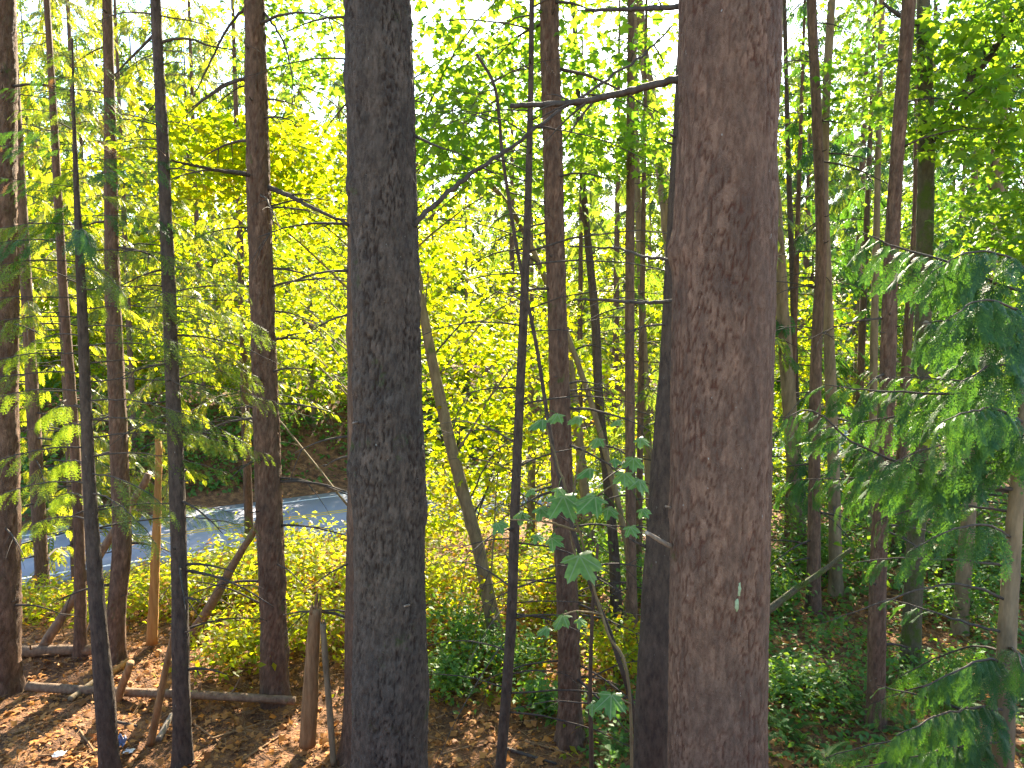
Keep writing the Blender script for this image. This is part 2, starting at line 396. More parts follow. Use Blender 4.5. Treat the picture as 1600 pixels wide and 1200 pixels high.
# ------------------------------------------------------------------ ground, road
def surface_mat(name, cols, scale, rough, bump=.4, dist=.03, fine=60, spec=.3):
    m, N, L = new_mat(name)
    tc = N.new('ShaderNodeTexCoord')
    n1 = N.new('ShaderNodeTexNoise'); n1.inputs['Scale'].default_value = scale; n1.inputs['Detail'].default_value = 8; n1.inputs['Roughness'].default_value = .68
    L.new(tc.outputs['Object'], n1.inputs['Vector']); r = ramp(N, cols); L.new(n1.outputs[0], r.inputs[0])
    n2 = N.new('ShaderNodeTexNoise'); n2.inputs['Scale'].default_value = fine; n2.inputs['Detail'].default_value = 4
    L.new(tc.outputs['Object'], n2.inputs['Vector'])
    mu = N.new('ShaderNodeMixRGB'); mu.blend_type = 'MULTIPLY'; mu.inputs[0].default_value = .7
    r2 = ramp(N, [(.3, (.5, .5, .5)), (.7, (1.3, 1.25, 1.2))]); L.new(n2.outputs[0], r2.inputs[0])
    L.new(r.outputs[0], mu.inputs[1]); L.new(r2.outputs[0], mu.inputs[2])
    p = N.new('ShaderNodeBsdfPrincipled'); p.inputs['Roughness'].default_value = rough; p.inputs['Specular IOR Level'].default_value = spec
    L.new(mu.outputs[0], p.inputs['Base Color'])
    b = N.new('ShaderNodeBump'); b.inputs['Strength'].default_value = bump; b.inputs['Distance'].default_value = dist
    L.new(n2.outputs[0], b.inputs['Height']); L.new(b.outputs[0], p.inputs['Normal'])
    o = N.new('ShaderNodeOutputMaterial'); L.new(p.outputs[0], o.inputs[0])
    return m
soil = surface_mat('forest_soil', [(.3, (.05, .025, .012)), (.46, (.13, .06, .026)), (.6, (.25, .12, .048)), (.75, (.36, .20, .08))], 4.5, .95, .9, .05, 38)
asphalt = surface_mat('asphalt', [(.3, (.215, .228, .29)), (.7, (.26, .275, .34))], .7, .5, .12, .003, 260, .5)
white_paint = surface_mat('white_road_paint', [(.3, (.62, .62, .6)), (.7, (.8, .8, .78))], 6, .6, .1, .002, 90)
yellow_paint = surface_mat('yellow_road_paint', [(.3, (.55, .36, .04)), (.7, (.75, .50, .06))], 6, .6, .1, .002, 90)

def grid(xs, ys):
    X, Y = np.meshgrid(xs, ys); Z = terrain(X, Y)
    V = np.stack([X, Y, Z], -1).reshape(-1, 3); n, m = len(ys), len(xs)
    I = np.arange(n * m).reshape(n, m)
    return V, np.stack([I[:-1, :-1], I[:-1, 1:], I[1:, 1:], I[1:, :-1]], -1).reshape(-1, 4)
xs = np.concatenate([np.linspace(-260, -34, 18), np.linspace(-32, 26, 160), np.linspace(28, 260, 18)])
ys = np.concatenate([np.linspace(-120, -8, 9), np.linspace(-6, 55, 170), np.linspace(57, 330, 22)])
V, Q = grid(xs, ys)
o = link('ground', mesh_np('ground', V, None, Q, soil, True), kind='structure')
def strip(name, s0, s1, z, mat, u0=-140, u1=200, parent=None, kind='structure', n=60):
    u = np.linspace(u0, u1, n); a = np.outer(u, RD)
    A = np.column_stack([a + RN * s0, np.full(n, z)]); B = np.column_stack([a + RN * s1, np.full(n, z)])
    I = np.arange(n); mb = MB()
    th = .10 if name == 'road' else .003
    mb.add(np.vstack([A, B, A - [0, 0, th], B - [0, 0, th]]), None,
           np.vstack([np.stack([I[:-1], I[1:], I[1:] + n, I[:-1] + n], 1), np.stack([I[:-1] + 2 * n, I[1:] + 2 * n, I[1:], I[:-1]], 1), np.stack([I[:-1] + n, I[1:] + n, I[1:] + 3 * n, I[:-1] + 3 * n], 1)]))
    me = mb.mesh(name, mat)
    o = bpy.data.objects.new(name, me); COL.objects.link(o)
    if parent: o.parent = parent
    else: o['kind'] = kind
    ORG[o] = np.zeros(3)
    return o
road = strip('road', S_NEAR - .75, S_FAR + .7, ROAD_Z, asphalt)
strip('edge_line', S_NEAR - .06, S_NEAR + .09, ROAD_Z + .004, white_paint, parent=road)
strip('edge_line', S_FAR - .09, S_FAR + .06, ROAD_Z + .004, white_paint, parent=road)
strip('centre_line', S_MID - .20, S_MID - .08, ROAD_Z + .004, yellow_paint, parent=road)
strip('centre_line', S_MID + .08, S_MID + .20, ROAD_Z + .004, yellow_paint, parent=road)

# ------------------------------------------------------------------ tree builders
def rows_from(track, d, top=None, tip=.02, base=None):
    """pixel track (x, y, width), top to bottom, at distance d -> rows (x, y, z, r) from the ground up"""
    n = len(track); dd = np.linspace(d[0], d[1], n) if isinstance(d, tuple) else np.full(n, d)
    rows = []
    for (px, py, w), y in zip(track, dd):
        p = at(px, py, y); dep = proj(p)[0][2]
        rows.append([*p, w / 2 * dep / FPX])
    rows = rows[::-1]
    a, b = np.array(rows[0]), np.array(rows[1])
    zg = tz(a[0], a[1])
    if a[2] > zg + .03:
        k = (a[2] - zg + .1) / max(b[2] - a[2], .05); k = min(k, 3.5)
        e = a - (b - a) * k * np.array([.8, .8, 1, 0]); e[2] = tz(e[0], e[1]) - .12; e[3] = a[3] * 1.12
        rows.insert(0, list(e))
    else:
        rows.insert(0, [a[0], a[1], zg - .25, a[3] * 1.05])
    if top is not None and top > rows[-1][2]:
        a, b = np.array(rows[-1]), np.array(rows[-2])
        sl = (a - b)[:2] / max(a[2] - b[2], .1); hgt = top - a[2]
        for f in (.33, .66, 1):
            rows.append([a[0] + sl[0] * hgt * f * .6, a[1] + sl[1] * hgt * f * .6, a[2] + hgt * f, a[3] + (tip - a[3]) * f])
    return np.array(rows)

def trunk_mesh(rows, sides=16, step=.1, bark=None, flare=.3, rough=.05, seed=0, zhi=None):
    z0, z1 = rows[0][2], rows[-1][2]
    fine = spline(rows, 400)
    # equal steps along the length
    seg = np.concatenate([[0], np.cumsum(np.linalg.norm(np.diff(fine[:, :3], axis=0), axis=1))])
    n = max(6, int(seg[-1] / step))
    if zhi is not None:     # fine rings only as high as they show
        k = np.interp(zhi, fine[:, 2], seg) if zhi < z1 else seg[-1]
        u = np.concatenate([np.arange(0, k, step), np.linspace(k, seg[-1], 12)[1:]]) if k < seg[-1] else np.arange(0, k, step)
    else: u = np.linspace(0, seg[-1], n)
    C = np.stack([np.interp(u, seg, fine[:, q]) for q in range(4)], 1)
    gz = tz(rows[0][0], rows[0][1])
    n = len(C)
    a = np.linspace(0, 2 * np.pi, sides, endpoint=False)
    A, Z = np.meshgrid(a, C[:, 2]); U = np.repeat(u[:, None], sides, 1)
    rad = C[:, 3] * (1 + flare * np.exp(-np.maximum(C[:, 2] - gz, 0) / .22))
    Rr = np.repeat(rad[:, None], sides, 1)
    lobes = 1 + .12 * flare * 3 * np.sin(A * 5 + seed) * np.exp(-np.maximum(Z - gz, 0) / .25)
    big = 1 + rough * fbm(np.cos(A) * 1.3 + seed, np.sin(A) * 1.3 + U * 1.2, U * .8 + seed, 2)
    rk = np.random.default_rng(seed + 5)
    for _ in range(int(4 + u[-1] * .7)):       # swellings and knots
        ka, ku, kw = rk.uniform(0, 6.28), rk.uniform(0, u[-1]), rk.uniform(.05, .16)
        big = big + rk.uniform(.03, .16) * (rough / .05) * np.exp(-((np.angle(np.exp(1j * (A - ka)))) / rk.uniform(.35, .8)) ** 2 - ((U - ku) / kw) ** 2)
    big = big + rough * .7 * vnoise(U * 2.3 + seed, U * 0 + seed * 1.3)
    disp = np.zeros_like(A); furrow = plate = None
    if bark:
        circ = 2 * np.pi * rad.mean(); cu, cv, amp = bark
        nu = max(6, round(circ / cu))
        ca, sa = np.cos(A), np.sin(A)
        wu = A / (2 * np.pi) * nu + .55 * vnoise(ca * 4, sa * 4, U * 6 + seed) + .3 * vnoise(ca * 9, sa * 9, U * 17 + seed)
        wv = U / cv + .6 * vnoise(ca * 5 + 9, sa * 5, U * 5) + .9 * vnoise(ca * 2.2, sa * 2.2 + 4, U * 1.1)
        w, plate = worley(wu, wv, nu, seed, True)
        md = .45 + .55 * ss(-.5, .3, fbm(ca * 2.3 + seed, sa * 2.3, U * 3.4, 3))          # plates run together here and there
        rag = .10 * vnoise(ca * Rr * 90, sa * Rr * 90, U * 60) + .08 * vnoise(ca * 12, sa * 12, U * 30)
        furrow = (1 - ss(.03, .15, w + rag)) * md
        plate = .5 + (plate - .5) * (.35 + .65 * md) * .8 + .3 * fbm(ca * 3, sa * 3 + 2, U * 7, 3)
        disp = amp * md * (ss(-.02, .22, w + rag) - .6) + amp * .5 * fbm(ca * Rr * 55, sa * Rr * 55 + 7, U * 26, 3)
        w2 = worley(wu * 2.3, wv * 2.0, int(nu * 2.3) or 1, seed + 3); disp += amp * .3 * (ss(0, .3, w2 + rag) - .6) * (1.3 - md)
    rr = Rr * lobes * big + disp
    X = C[:, 0][:, None] + np.cos(A) * rr; Y = C[:, 1][:, None] + np.sin(A) * rr
    Vv = np.stack([X, Y, Z], -1).reshape(-1, 3)
    I = np.arange(n * sides).reshape(n, sides); J = np.roll(I, -1, 1)
    mb = MB(); Qq = np.stack([I[:-1], J[:-1], J[1:], I[1:]], -1).reshape(-1, 4)
    top = C[-1, :3]; k = n * sides
    mb.add(np.vstack([Vv, top]), np.stack([I[-1], J[-1], np.full(sides, k)], 1), Qq)
    if furrow is not None: mb.attr = {'furrow': np.append(furrow.ravel(), 0), 'plate': np.append(plate.ravel(), .5)}
    else: mb.attr = {'furrow': np.zeros(k + 1), 'plate': np.append((.5 + .5 * vnoise(np.cos(A) * 3 + 5, np.sin(A) * 3, U * 6)).ravel(), .5)}
    return mb, C

def axis_at(C, z):
    return np.array([np.interp(z, C[:, 2], C[:, q]) for q in range(4)])

def branch_mesh(P, r0, r1=.3, sides=6, n=14, twigs=0, tl=.3, wob=.0, down=.2):
    mb = MB(); C = spline(np.asarray(P), n); L = np.linalg.norm(C[-1] - C[0])
    C[1:-1] += rng.normal(0, min(.003 * L, .007), (n - 2, 3))
    tube(mb, C, np.linspace(r0, r0 * r1, n), sides)
    for _ in range(twigs):
        i = rng.integers(n // 4, n - 1); d = norm(C[min(i + 1, n - 1)] - C[i - 1])
        side = norm(np.cross(d, rng.normal(size=3))); v = norm(d * .8 + side * rng.uniform(.4, 1)); v[2] -= down * rng.uniform(0, 1.5)
        l = tl * rng.uniform(.4, 1.2); Q2 = C[i] + np.outer(np.linspace(0, l, 5), v); Q2[:, 2] -= np.linspace(0, 1, 5) ** 2 * l * .25
        tube(mb, Q2, np.linspace(r0 * .38, r0 * .1, 5), 4, False)
    return mb, C
def px_branch(parent, pts, w, mat, name='branch', twigs=3, tl=.35, r1=.35, label=None, sides=7):
    """pts: (px, py, distance); w: width in pixels at its start"""
    P = [at(*p) for p in pts]; r0 = w / 2 * pts[0][2] / FPX
    mb, C = branch_mesh(P, r0, r1, sides, 6 + 5 * len(pts), twigs, tl)
    build(name, mb, MT[mat], parent, True, label=label); return C
def dead_branches(parent, C, n, z0, z1, L, mat='twig', up=.0, droop=.25, r=.008, side=.7, twigs=3):
    for q in range(n):
        z = rng.uniform(z0, z1); c = axis_at(C, z)
        a = rng.choice([0, np.pi]) + rng.normal(0, side)
        l = L * rng.uniform(.35, 1.15); d = np.array([np.cos(a), np.sin(a), up + rng.normal(0, .16)])
        t = np.linspace(0, 1, 5)[:, None]
        P = c[:3] + norm(d) * c[3] * .6 + d * l * t; P[:, 2] += (-droop * l * t[:, 0] ** 2)
        mb, _ = branch_mesh(P, max(r, min(c[3] * .22, r * 1.7)) * rng.uniform(.6, 1.1), .25, 5, 9, rng.integers(1, twigs + 2), l * .4)
        build('branch', mb, MT[mat], parent, True)

def conifer_sprays(C, z0, z1, L, nb, tip=.3, dens=8, size=.42, droop=.38, up=.12):
    """positions, frames and sizes of sprays on whorls of drooping branches, and the branch curves"""
    P, H, Nn, S, curves = [], [], [], [], []
    for q in range(nb):
        f = ((q + rng.uniform()) / nb); z = z0 + (z1 - z0) * f; c = axis_at(C, z)
        l = (tip + (L - tip) * (1 - f) ** .75) * rng.uniform(.65, 1.15); a = rng.uniform(0, 2 * np.pi)
        d = np.array([np.cos(a), np.sin(a), 0]); t = np.linspace(0, 1, 7)
        K = c[:3] + np.outer(t * l, d); K[:, 2] += up * l * t - droop * l * t ** 2
        curves.append((K, max(.006, l * .008)))
        m = max(3, int(l * dens)); tt = rng.uniform(.18, 1, m) ** .8
        pos = np.stack([np.interp(tt, t, K[:, i]) for i in range(3)], 1)
        sg = rng.choice([-1, 1], m); an = a + sg * R(50) * rng.uniform(.3, 1.3, m) * (1.1 - .7 * tt)
        hd = np.stack([np.cos(an), np.sin(an), rng.uniform(-.75, -.1, m)], 1)
        P.append(pos); H.append(hd); S.append(size * rng.uniform(.55, 1.15, m) * (1.15 - .45 * tt))
        Nn.append(np.stack([rng.normal(0, .25, m), rng.normal(0, .25, m), np.ones(m)], 1))
    P, H, S, Nn = map(np.concatenate, (P, H, S, Nn))
    return P, frames(norm(Nn), H), S, curves

# one crown for the tall firs whose tops stand above the picture
_P, _F, _S, _cv = conifer_sprays(np.array([[0, 0, -1, .1], [0, 0, 12, .02]]), 0, 7.5, 2.6, 60, dens=7, size=.6)
_mb = MB(); scatter(_mb, SPRAY0, _P, _F, _S)
for K, r in _cv: tube(_mb, K, np.linspace(.03, .008, len(K)), 4, False)
HIGH_CROWN = _mb.mesh('high_crown', MT['hemlock'])

def big_tree(name, label, cat, track, d, mat, top=17, hi=None, sides=18, crown=True, group=None, flare=.3, rough=.05, step=.09, tip=.03):
    if crown: top = max(top, 5 + .47 * (d if not isinstance(d, tuple) else d[1]) + 8.5)
    rows = rows_from(track, d, top, tip)
    gz = tz(rows[1][0], rows[1][1]); base = (rows[0][0], rows[0][1], tz(rows[0][0], rows[0][1]))
    root = thing(name, label, cat, base, group)
    sd_ = int(abs(hash(label)) % 97) if False else (len(label) * 7) % 97
    if hi:
        dep = rows[1][1]; zhi = 5 + .46 * dep
        mb, C = trunk_mesh(rows, hi[0], hi[1], hi[2], flare, rough, sd_, zhi)
    else: mb, C = trunk_mesh(rows, sides, step, None, flare, rough, sd_)
    build('trunk', mb, MT[mat], root, True)
    if crown:
        zc = max(5 + .47 * rows[1][1] + 3.2, top - 7); c = axis_at(C, zc)
        o = link('crown', HIGH_CROWN, root, 'stuff'); o.location = c[:3] - ORG[root]; o.rotation_euler = (0, 0, rng.uniform(0, 6.28)); o.scale = (1, 1, max(.3, (top - zc + .6) / 7.5))
    return root, C

# ------------------------------------------------------------------ the trunks of the near wood
T = {}
def g_depth(px, py): return float(ground(px, py)[1])

T['big_left'] = big_tree('fir_tree', 'thick grey-brown fir trunk with flaky plated bark, left of the two largest', 'tree',
    [(589, 0, 101), (597, 200, 101), (604, 400, 103), (607, 600, 106), (609, 800, 108), (610, 1000, 111), (608, 1200, 117)], 4.6, 'bark_grey', 16, hi=(150, .02, (.032, .075, .013)), rough=.05, flare=.4)
T['big_right'] = big_tree('fir_tree', 'widest trunk, reddish-brown scaly bark with a pale green fleck, right of centre', 'tree',
    [(1142, 0, 152), (1138, 200, 152), (1133, 400, 152), (1128, 600, 152), (1126, 800, 150), (1122, 1000, 149), (1120, 1200, 149)], 3.8, 'bark_red', 16, hi=(190, .017, (.027, .10, .0075)), rough=.04, flare=.4)
T['dark_lean'] = big_tree('fir_tree', 'blackish leaning trunk tucked against the left side of the widest trunk', 'tree',
    [(1094, -100, 40), (1080, 100, 43), (1066, 350, 46), (1053, 600, 49), (1035, 850, 52), (1020, 1100, 54), (1015, 1200, 56)], 6.0, 'bark_dark', 15, hi=(56, .04, (.04, .07, .006)))
T['behind_big'] = big_tree('fir_tree', 'dark trunk half hidden behind the left edge of the thick grey trunk', 'tree',
    [(562, 0, 44), (566, 400, 46), (568, 800, 50), (565, 1000, 52), (561, 1185, 55)], g_depth(561, 1185), 'bark_fir', 15)
T['left_edge'] = big_tree('fir_tree', 'brown fir trunk cut off by the left edge of the picture', 'tree',
    [(1, 0, 40), (2, 300, 44), (2, 600, 47), (3, 900, 50), (2, 1082, 54)], g_depth(4, 1084), 'bark_fir', 16, hi=(52, .045, (.05, .14, .014)))
T['mid_left'] = big_tree('fir_tree', 'straight brown furrowed fir between the thin black trunk and the thick grey one', 'tree',
    [(397, 0, 30), (402, 200, 33), (408, 400, 35), (414, 600, 37), (421, 800, 39), (428, 1000, 40), (429, 1092, 42)], g_depth(429, 1094), 'bark_fir', 17, hi=(56, .04, (.04, .13, .016)), flare=.2)
T['thin_black'] = big_tree('fir_tree', 'slim straight blackish trunk, second of the two thin black ones on the left', 'tree',
    [(243, 0, 15), (253, 200, 17), (262, 400, 19), (270, 600, 21), (278, 800, 23), (282, 1000, 25), (286, 1200, 27)], 8.2, 'bark_dark', 13, hi=(40, .034, (.03, .09, .004)))
T['mid_behind'] = big_tree('fir_tree', 'brown trunk bending slightly, seen through the cedar left of the slim black trunk', 'tree',
    [(167, -20, 14), (172, 200, 17), (176, 450, 22), (186, 700, 26), (190, 850, 27), (182, 950, 27), (178, 1030, 30)], g_depth(178, 1032), 'bark_fir', 14, hi=(40, .04, (.035, .1, .006)))
T['back_left'] = big_tree('fir_tree', 'narrow straight trunk behind the cedar sapling, second from the left edge', 'tree',
    [(73, 0, 9), (85, 200, 11), (99, 450, 13), (117, 700, 15), (124, 850, 16), (126, 1022, 18)], g_depth(126, 1024), 'bark_fir', 14)
T['centre_fir'] = big_tree('fir_tree', 'straight brown fir right of the thin dark sapling in the centre, bare roots of debris', 'tree',
    [(858, 0, 28), (863, 200, 28), (868, 400, 29), (874, 600, 31), (880, 800, 33), (887, 950, 34), (891, 1150, 37)], g_depth(891, 1158), 'bark_fir', 16, hi=(52, .04, (.035, .11, .014)))
T['centre_fir'][0]['label'] = 'straight brown fir standing just right of the thin dark sapling in the centre'
T['thin_dark'] = big_tree('fir_sapling', 'thin dark slanting sapling rising between the thick grey trunk and the centre fir', 'tree',
    [(831, -20, 8), (829, 150, 9), (824, 350, 12), (815, 560, 14), (806, 760, 15), (798, 980, 16), (782, 1200, 17)], 7.2, 'bark_dark', 10.5, sides=14, step=.06, crown=False)
T['back_centre'] = big_tree('fir_tree', 'slender straight brown trunk left of the blackish leaning trunk', 'tree',
    [(986, 0, 11), (985, 250, 13), (984, 500, 15), (985, 750, 16), (987, 930, 17), (990, 1030, 18)], g_depth(990, 1034), 'bark_fir', 15)
T['back_centre2'] = big_tree('fir_tree', 'pale narrow trunk seen in the gap beside the blackish leaning trunk', 'tree',
    [(992, 150, 9), (998, 350, 10), (1006, 550, 12), (1014, 750, 13), (1018, 860, 14)], 15.5, 'bark_tan', 15)
T['pale_lean'] = big_tree('alder_tree', 'pale grey trunk leaning right high up against the white sky', 'tree',
    [(1000, 40, 17), (1016, 150, 19), (1033, 260, 20), (1052, 420, 22), (1075, 620, 24), (1085, 760, 26)], 16.5, 'bark_tan', 16)
T['dark_curve'] = big_tree('alder_tree', 'dark crooked trunk between the centre fir and the slender straight trunk', 'tree',
    [(908, 250, 9), (918, 370, 11), (930, 500, 14), (936, 620, 14), (948, 740, 15), (958, 850, 16), (962, 930, 17)], 12.2, 'bark_dark', 11.5, crown=False)
T['tan_behind'] = big_tree('alder_tree', 'tan slanting trunk just right of the centre fir, lower half lit', 'tree',
    [(880, 480, 11), (893, 590, 13), (905, 690, 14), (916, 790, 16), (926, 880, 17)], 13.5, 'bark_tan', 11, crown=False)
T['tan_right'] = big_tree('alder_tree', 'sunlit tan trunk standing right beside the widest trunk', 'tree',
    [(1205, 200, 15), (1213, 330, 17), (1224, 500, 20), (1238, 700, 22), (1251, 870, 24)], g_depth(1251, 882), 'bark_tan', 14)
T['thin_back_r'] = big_tree('fir_tree', 'thin dark trunk right behind the sunlit tan trunk', 'tree',
    [(1226, 0, 6), (1232, 250, 8), (1240, 500, 9), (1246, 700, 10), (1247, 800, 11)], 17, 'bark_dark', 15)
T['twin_a'] = big_tree('fir_tree', 'left brown stem of the crossing pair right of the widest trunk', 'tree',
    [(1268, 0, 15), (1277, 200, 15), (1283, 380, 16), (1277, 520, 17), (1273, 650, 18), (1272, 850, 20)], 12.5, 'bark_fir', 14)
T['twin_b'] = big_tree('fir_tree', 'right paler stem of the crossing pair right of the widest trunk', 'tree',
    [(1299, 0, 12), (1291, 150, 13), (1287, 300, 14), (1292, 450, 16), (1298, 600, 17), (1303, 760, 18), (1305, 850, 19)], 13.2, 'bark_tan', 14)
T['slim_right'] = big_tree('alder_tree', 'slim pale trunk between the crossing pair and the tall black trunk on the right', 'tree',
    [(1378, 0, 8), (1372, 250, 9), (1367, 480, 11), (1364, 650, 12), (1362, 850, 13)], 14.5, 'bark_tan', 13)
T['right_black'] = big_tree('fir_tree', 'tall dark trunk leaning right at the top, rising through the cedar fronds', 'tree',
    [(1422, -20, 19), (1405, 200, 20), (1393, 400, 21), (1386, 600, 23), (1378, 750, 24), (1371, 930, 25), (1369, 1128, 27)], g_depth(1369, 1132), 'bark_fir', 15, hi=(40, .04, (.035, .09, .005)))
T['right_mossy'] = big_tree('maple_tree', 'mossy forked trunk with a long limb reaching up to the right edge', 'tree',
    [(1443, 0, 20), (1447, 200, 23), (1446, 350, 24), (1441, 550, 24), (1436, 750, 24), (1428, 900, 27), (1422, 1050, 30)], g_depth(1422, 1060), 'bark_mossy', 13, crown=False)
T['right_back'] = big_tree('alder_tree', 'tan bent trunk near the right edge behind hanging cedar', 'tree',
    [(1572, 60, 13), (1565, 200, 16), (1557, 330, 18), (1548, 430, 19), (1534, 560, 20), (1522, 700, 21)], 11.5, 'bark_tan', 13)
T['behind_mossy'] = big_tree('fir_tree', 'narrow brown trunk close behind the mossy forked trunk', 'tree',
    [(1433, 150, 8), (1430, 350, 10), (1420, 500, 13), (1412, 640, 15), (1405, 800, 16)], 14.8, 'bark_fir', 14)

for k, n, L, up in (('thin_dark', 40, 1.7, .2), ('centre_fir', 26, 1.1, -.05), ('back_centre', 26, 1.0, 0), ('thin_black', 28, 1.0, .1), ('mid_left', 32, 1.3, .1),
                    ('mid_behind', 12, 1.0, .05), ('dark_curve', 8, .9, .2), ('twin_a', 22, 1.2, .1), ('twin_b', 8, .9, .1), ('right_black', 12, .9, .1), ('behind_big', 14, 1.0, .1),
                    ('back_left', 10, .8, .0), ('left_edge', 10, .9, .05), ('slim_right', 8, .8, .1), ('tan_right', 6, .8, .1), ('dark_lean', 5, .5, .05), ('back_centre2', 8, .8, .1), ('thin_back_r', 12, 1.0, .05)):
    root, C = T[k]; yy = C[0][1]
    dead_branches(root, C, n, max(C[0][2] + .6, .8), 5 + .42 * yy, L, 'twig', up, .3, .0065 + .0006 * yy)

for k in ('mid_left', 'left_edge', 'thin_black', 'mid_behind', 'centre_fir', 'right_black', 'dark_lean', 'thin_dark', 'twin_a'):
    root, C = T[k]       # short snapped-off stubs
    for _ in range(7):
        z = rng.uniform(C[0][2] + .8, 5 + .42 * C[0][1]); c = axis_at(C, z); a = rng.uniform(np.pi, 2 * np.pi); d = np.array([np.cos(a), np.sin(a), rng.uniform(-.1, .5)])
        l = rng.uniform(.03, .12) + c[3] * .15; mb = MB(); tube(mb, np.array([c[:3] + d * c[3] * .8, c[:3] + d * (c[3] + l * .6), c[:3] + d * (c[3] + l) + [0, 0, .01]]), np.array([1.3, 1, .7]) * rng.uniform(.006, .011), 6, True, .1)
        build('branch_stub', mb, MT['twig'], root, True)
# limbs that the photograph shows one by one
r = T['big_right'][0]
px_branch(r, [(1072, 122, 3.85), (1010, 135, 4.0), (930, 155, 4.2), (860, 163, 4.4), (798, 165, 4.5)], 13, 'twig', twigs=5, r1=.7)
px_branch(r, [(1072, 10, 3.85), (1000, 14, 4.1), (915, 16, 4.4)], 9, 'twig', twigs=3, r1=.6)
px_branch(r, [(1058, 470, 3.85), (1000, 473, 4.1), (940, 468, 4.3), (896, 469, 4.5)], 7, 'twig', twigs=3, r1=.6)
px_branch(r, [(1062, 405, 3.85), (1010, 402, 4.1), (965, 388, 4.4), (890, 385, 4.7)], 6, 'twig', twigs=2, r1=.5)
px_branch(r, [(1052, 856, 3.8), (1032, 845, 3.7), (1010, 832, 3.62)], 8, 'twig_pale', 'branch_stub', twigs=0, r1=.8)
px_branch(r, [(1050, 794, 3.8), (1040, 791, 3.75)], 4, 'twig_pale', 'branch_stub', twigs=0, r1=.8)
C_ = T['big_right'][1]
for px_, py_, w_, h_ in ((1153, 918, 9, 28), (1150, 944, 8, 22)):
    p_ = at(px_, py_, 3.8); ax = axis_at(C_, p_[2]); dx_ = np.clip((p_[0] - ax[0]) / ax[3], -.9, .9); k_ = 4.1 / FPX * .88
    q_ = at(px_, py_, ax[1] - ax[3] * math.sqrt(1 - dx_ ** 2)); n_ = 18; a_ = np.linspace(0, 2 * np.pi, n_, endpoint=False)
    rr_ = 1 + .3 * vnoise(np.cos(a_) * 2 + px_, np.sin(a_) * 2, 1.0)
    ring = np.stack([np.cos(a_) * rr_ * w_ / 2 * k_, np.zeros(n_), np.sin(a_) * rr_ * h_ / 2 * k_], 1)
    V_ = np.vstack([ring + [0, .008, 0], ring * .8 + [0, -.007, 0], [[0, -.009, 0]]]); I_ = np.arange(n_); J_ = np.roll(I_, -1)
    mb = MB(); mb.add(V_ + q_ - [0, .011, 0], np.stack([I_ + n_, J_ + n_, np.full(n_, 2 * n_)], 1), np.stack([I_, J_, J_ + n_, I_ + n_], 1))
    build('lichen_patch' if px_ > 1100 else 'bark_scar', mb, MT['lichen' if px_ > 1100 else 'twig_pale'], r, True, label='pale green lichen patch' if px_ > 1100 else 'pale scar in the bark')
r = T['big_left'][0]
px_branch(r, [(648, 354, 4.55), (690, 310, 4.6), (740, 268, 4.7), (800, 228, 4.8), (855, 188, 4.9), (925, 140, 5.1), (1000, 90, 5.3), (1050, 40, 5.5)], 9, 'twig', twigs=7, r1=.35)
px_branch(r, [(640, 208, 4.6), (668, 222, 4.5), (694, 233, 4.4)], 6, 'twig', twigs=1, r1=.4)
px_branch(r, [(560, 660, 4.5), (552, 661, 4.3)], 4, 'twig_pale', 'branch_stub', twigs=0, r1=.8)
px_branch(r, [(640, 945, 4.45), (632, 947, 4.3)], 4, 'twig_pale', 'branch_stub', twigs=0, r1=.8)
r = T['mid_left'][0]; y = T['mid_left'][1][0][1]
px_branch(r, [(415, 292, y), (450, 305, y - .2), (490, 326, y - .4), (545, 350, y - .5)], 9, 'twig', twigs=4, r1=.45)
px_branch(r, [(400, 275, y), (350, 268, y - .5), (300, 258, y - .8), (268, 250, y - 1)], 6, 'twig', twigs=3, r1=.5)
px_branch(r, [(388, 122, y), (355, 130, y + .2), (325, 150, y + .4), (300, 168, y + .5)], 6, 'twig', twigs=4)
px_branch(r, [(385, 8, y), (352, 50, y + .2), (322, 110, y + .3), (302, 152, y + .4)], 5, 'twig', twigs=2)
px_branch(r, [(412, 18, y), (440, 60, y - .2), (455, 110, y - .3), (460, 160, y - .4)], 4, 'twig', twigs=2)
r = T['thin_black'][0]
px_branch(r, [(240, 55, 8.2), (200, 95, 8.4), (178, 118, 8.6)], 5, 'twig', twigs=2)
px_branch(r, [(250, 66, 8.2), (290, 60, 8.2), (330, 72, 8.3), (365, 78, 8.4)], 5, 'twig', twigs=2)
r = T['right_mossy'][0]; y = T['right_mossy'][1][0][1]
px_branch(r, [(1450, 225, y), (1475, 195, y - .2), (1510, 130, y - .4), (1548, 85, y - .6), (1600, -5, y - .9)], 14, 'twig', 'limb', twigs=5, tl=.6, r1=.6)
px_branch(r, [(1490, 170, y - .3), (1540, 130, y - .5), (1600, 95, y - .8)], 7, 'twig', twigs=4, tl=.5)
px_branch(r, [(1440, 40, y), (1400, 20, y), (1380, 4, y + .1)], 10, 'twig', 'limb', twigs=2)
px_branch(r, [(1440, 500, y), (1470, 520, y - .4), (1505, 546, y - .8)], 9, 'twig_pale', 'limb', twigs=1)

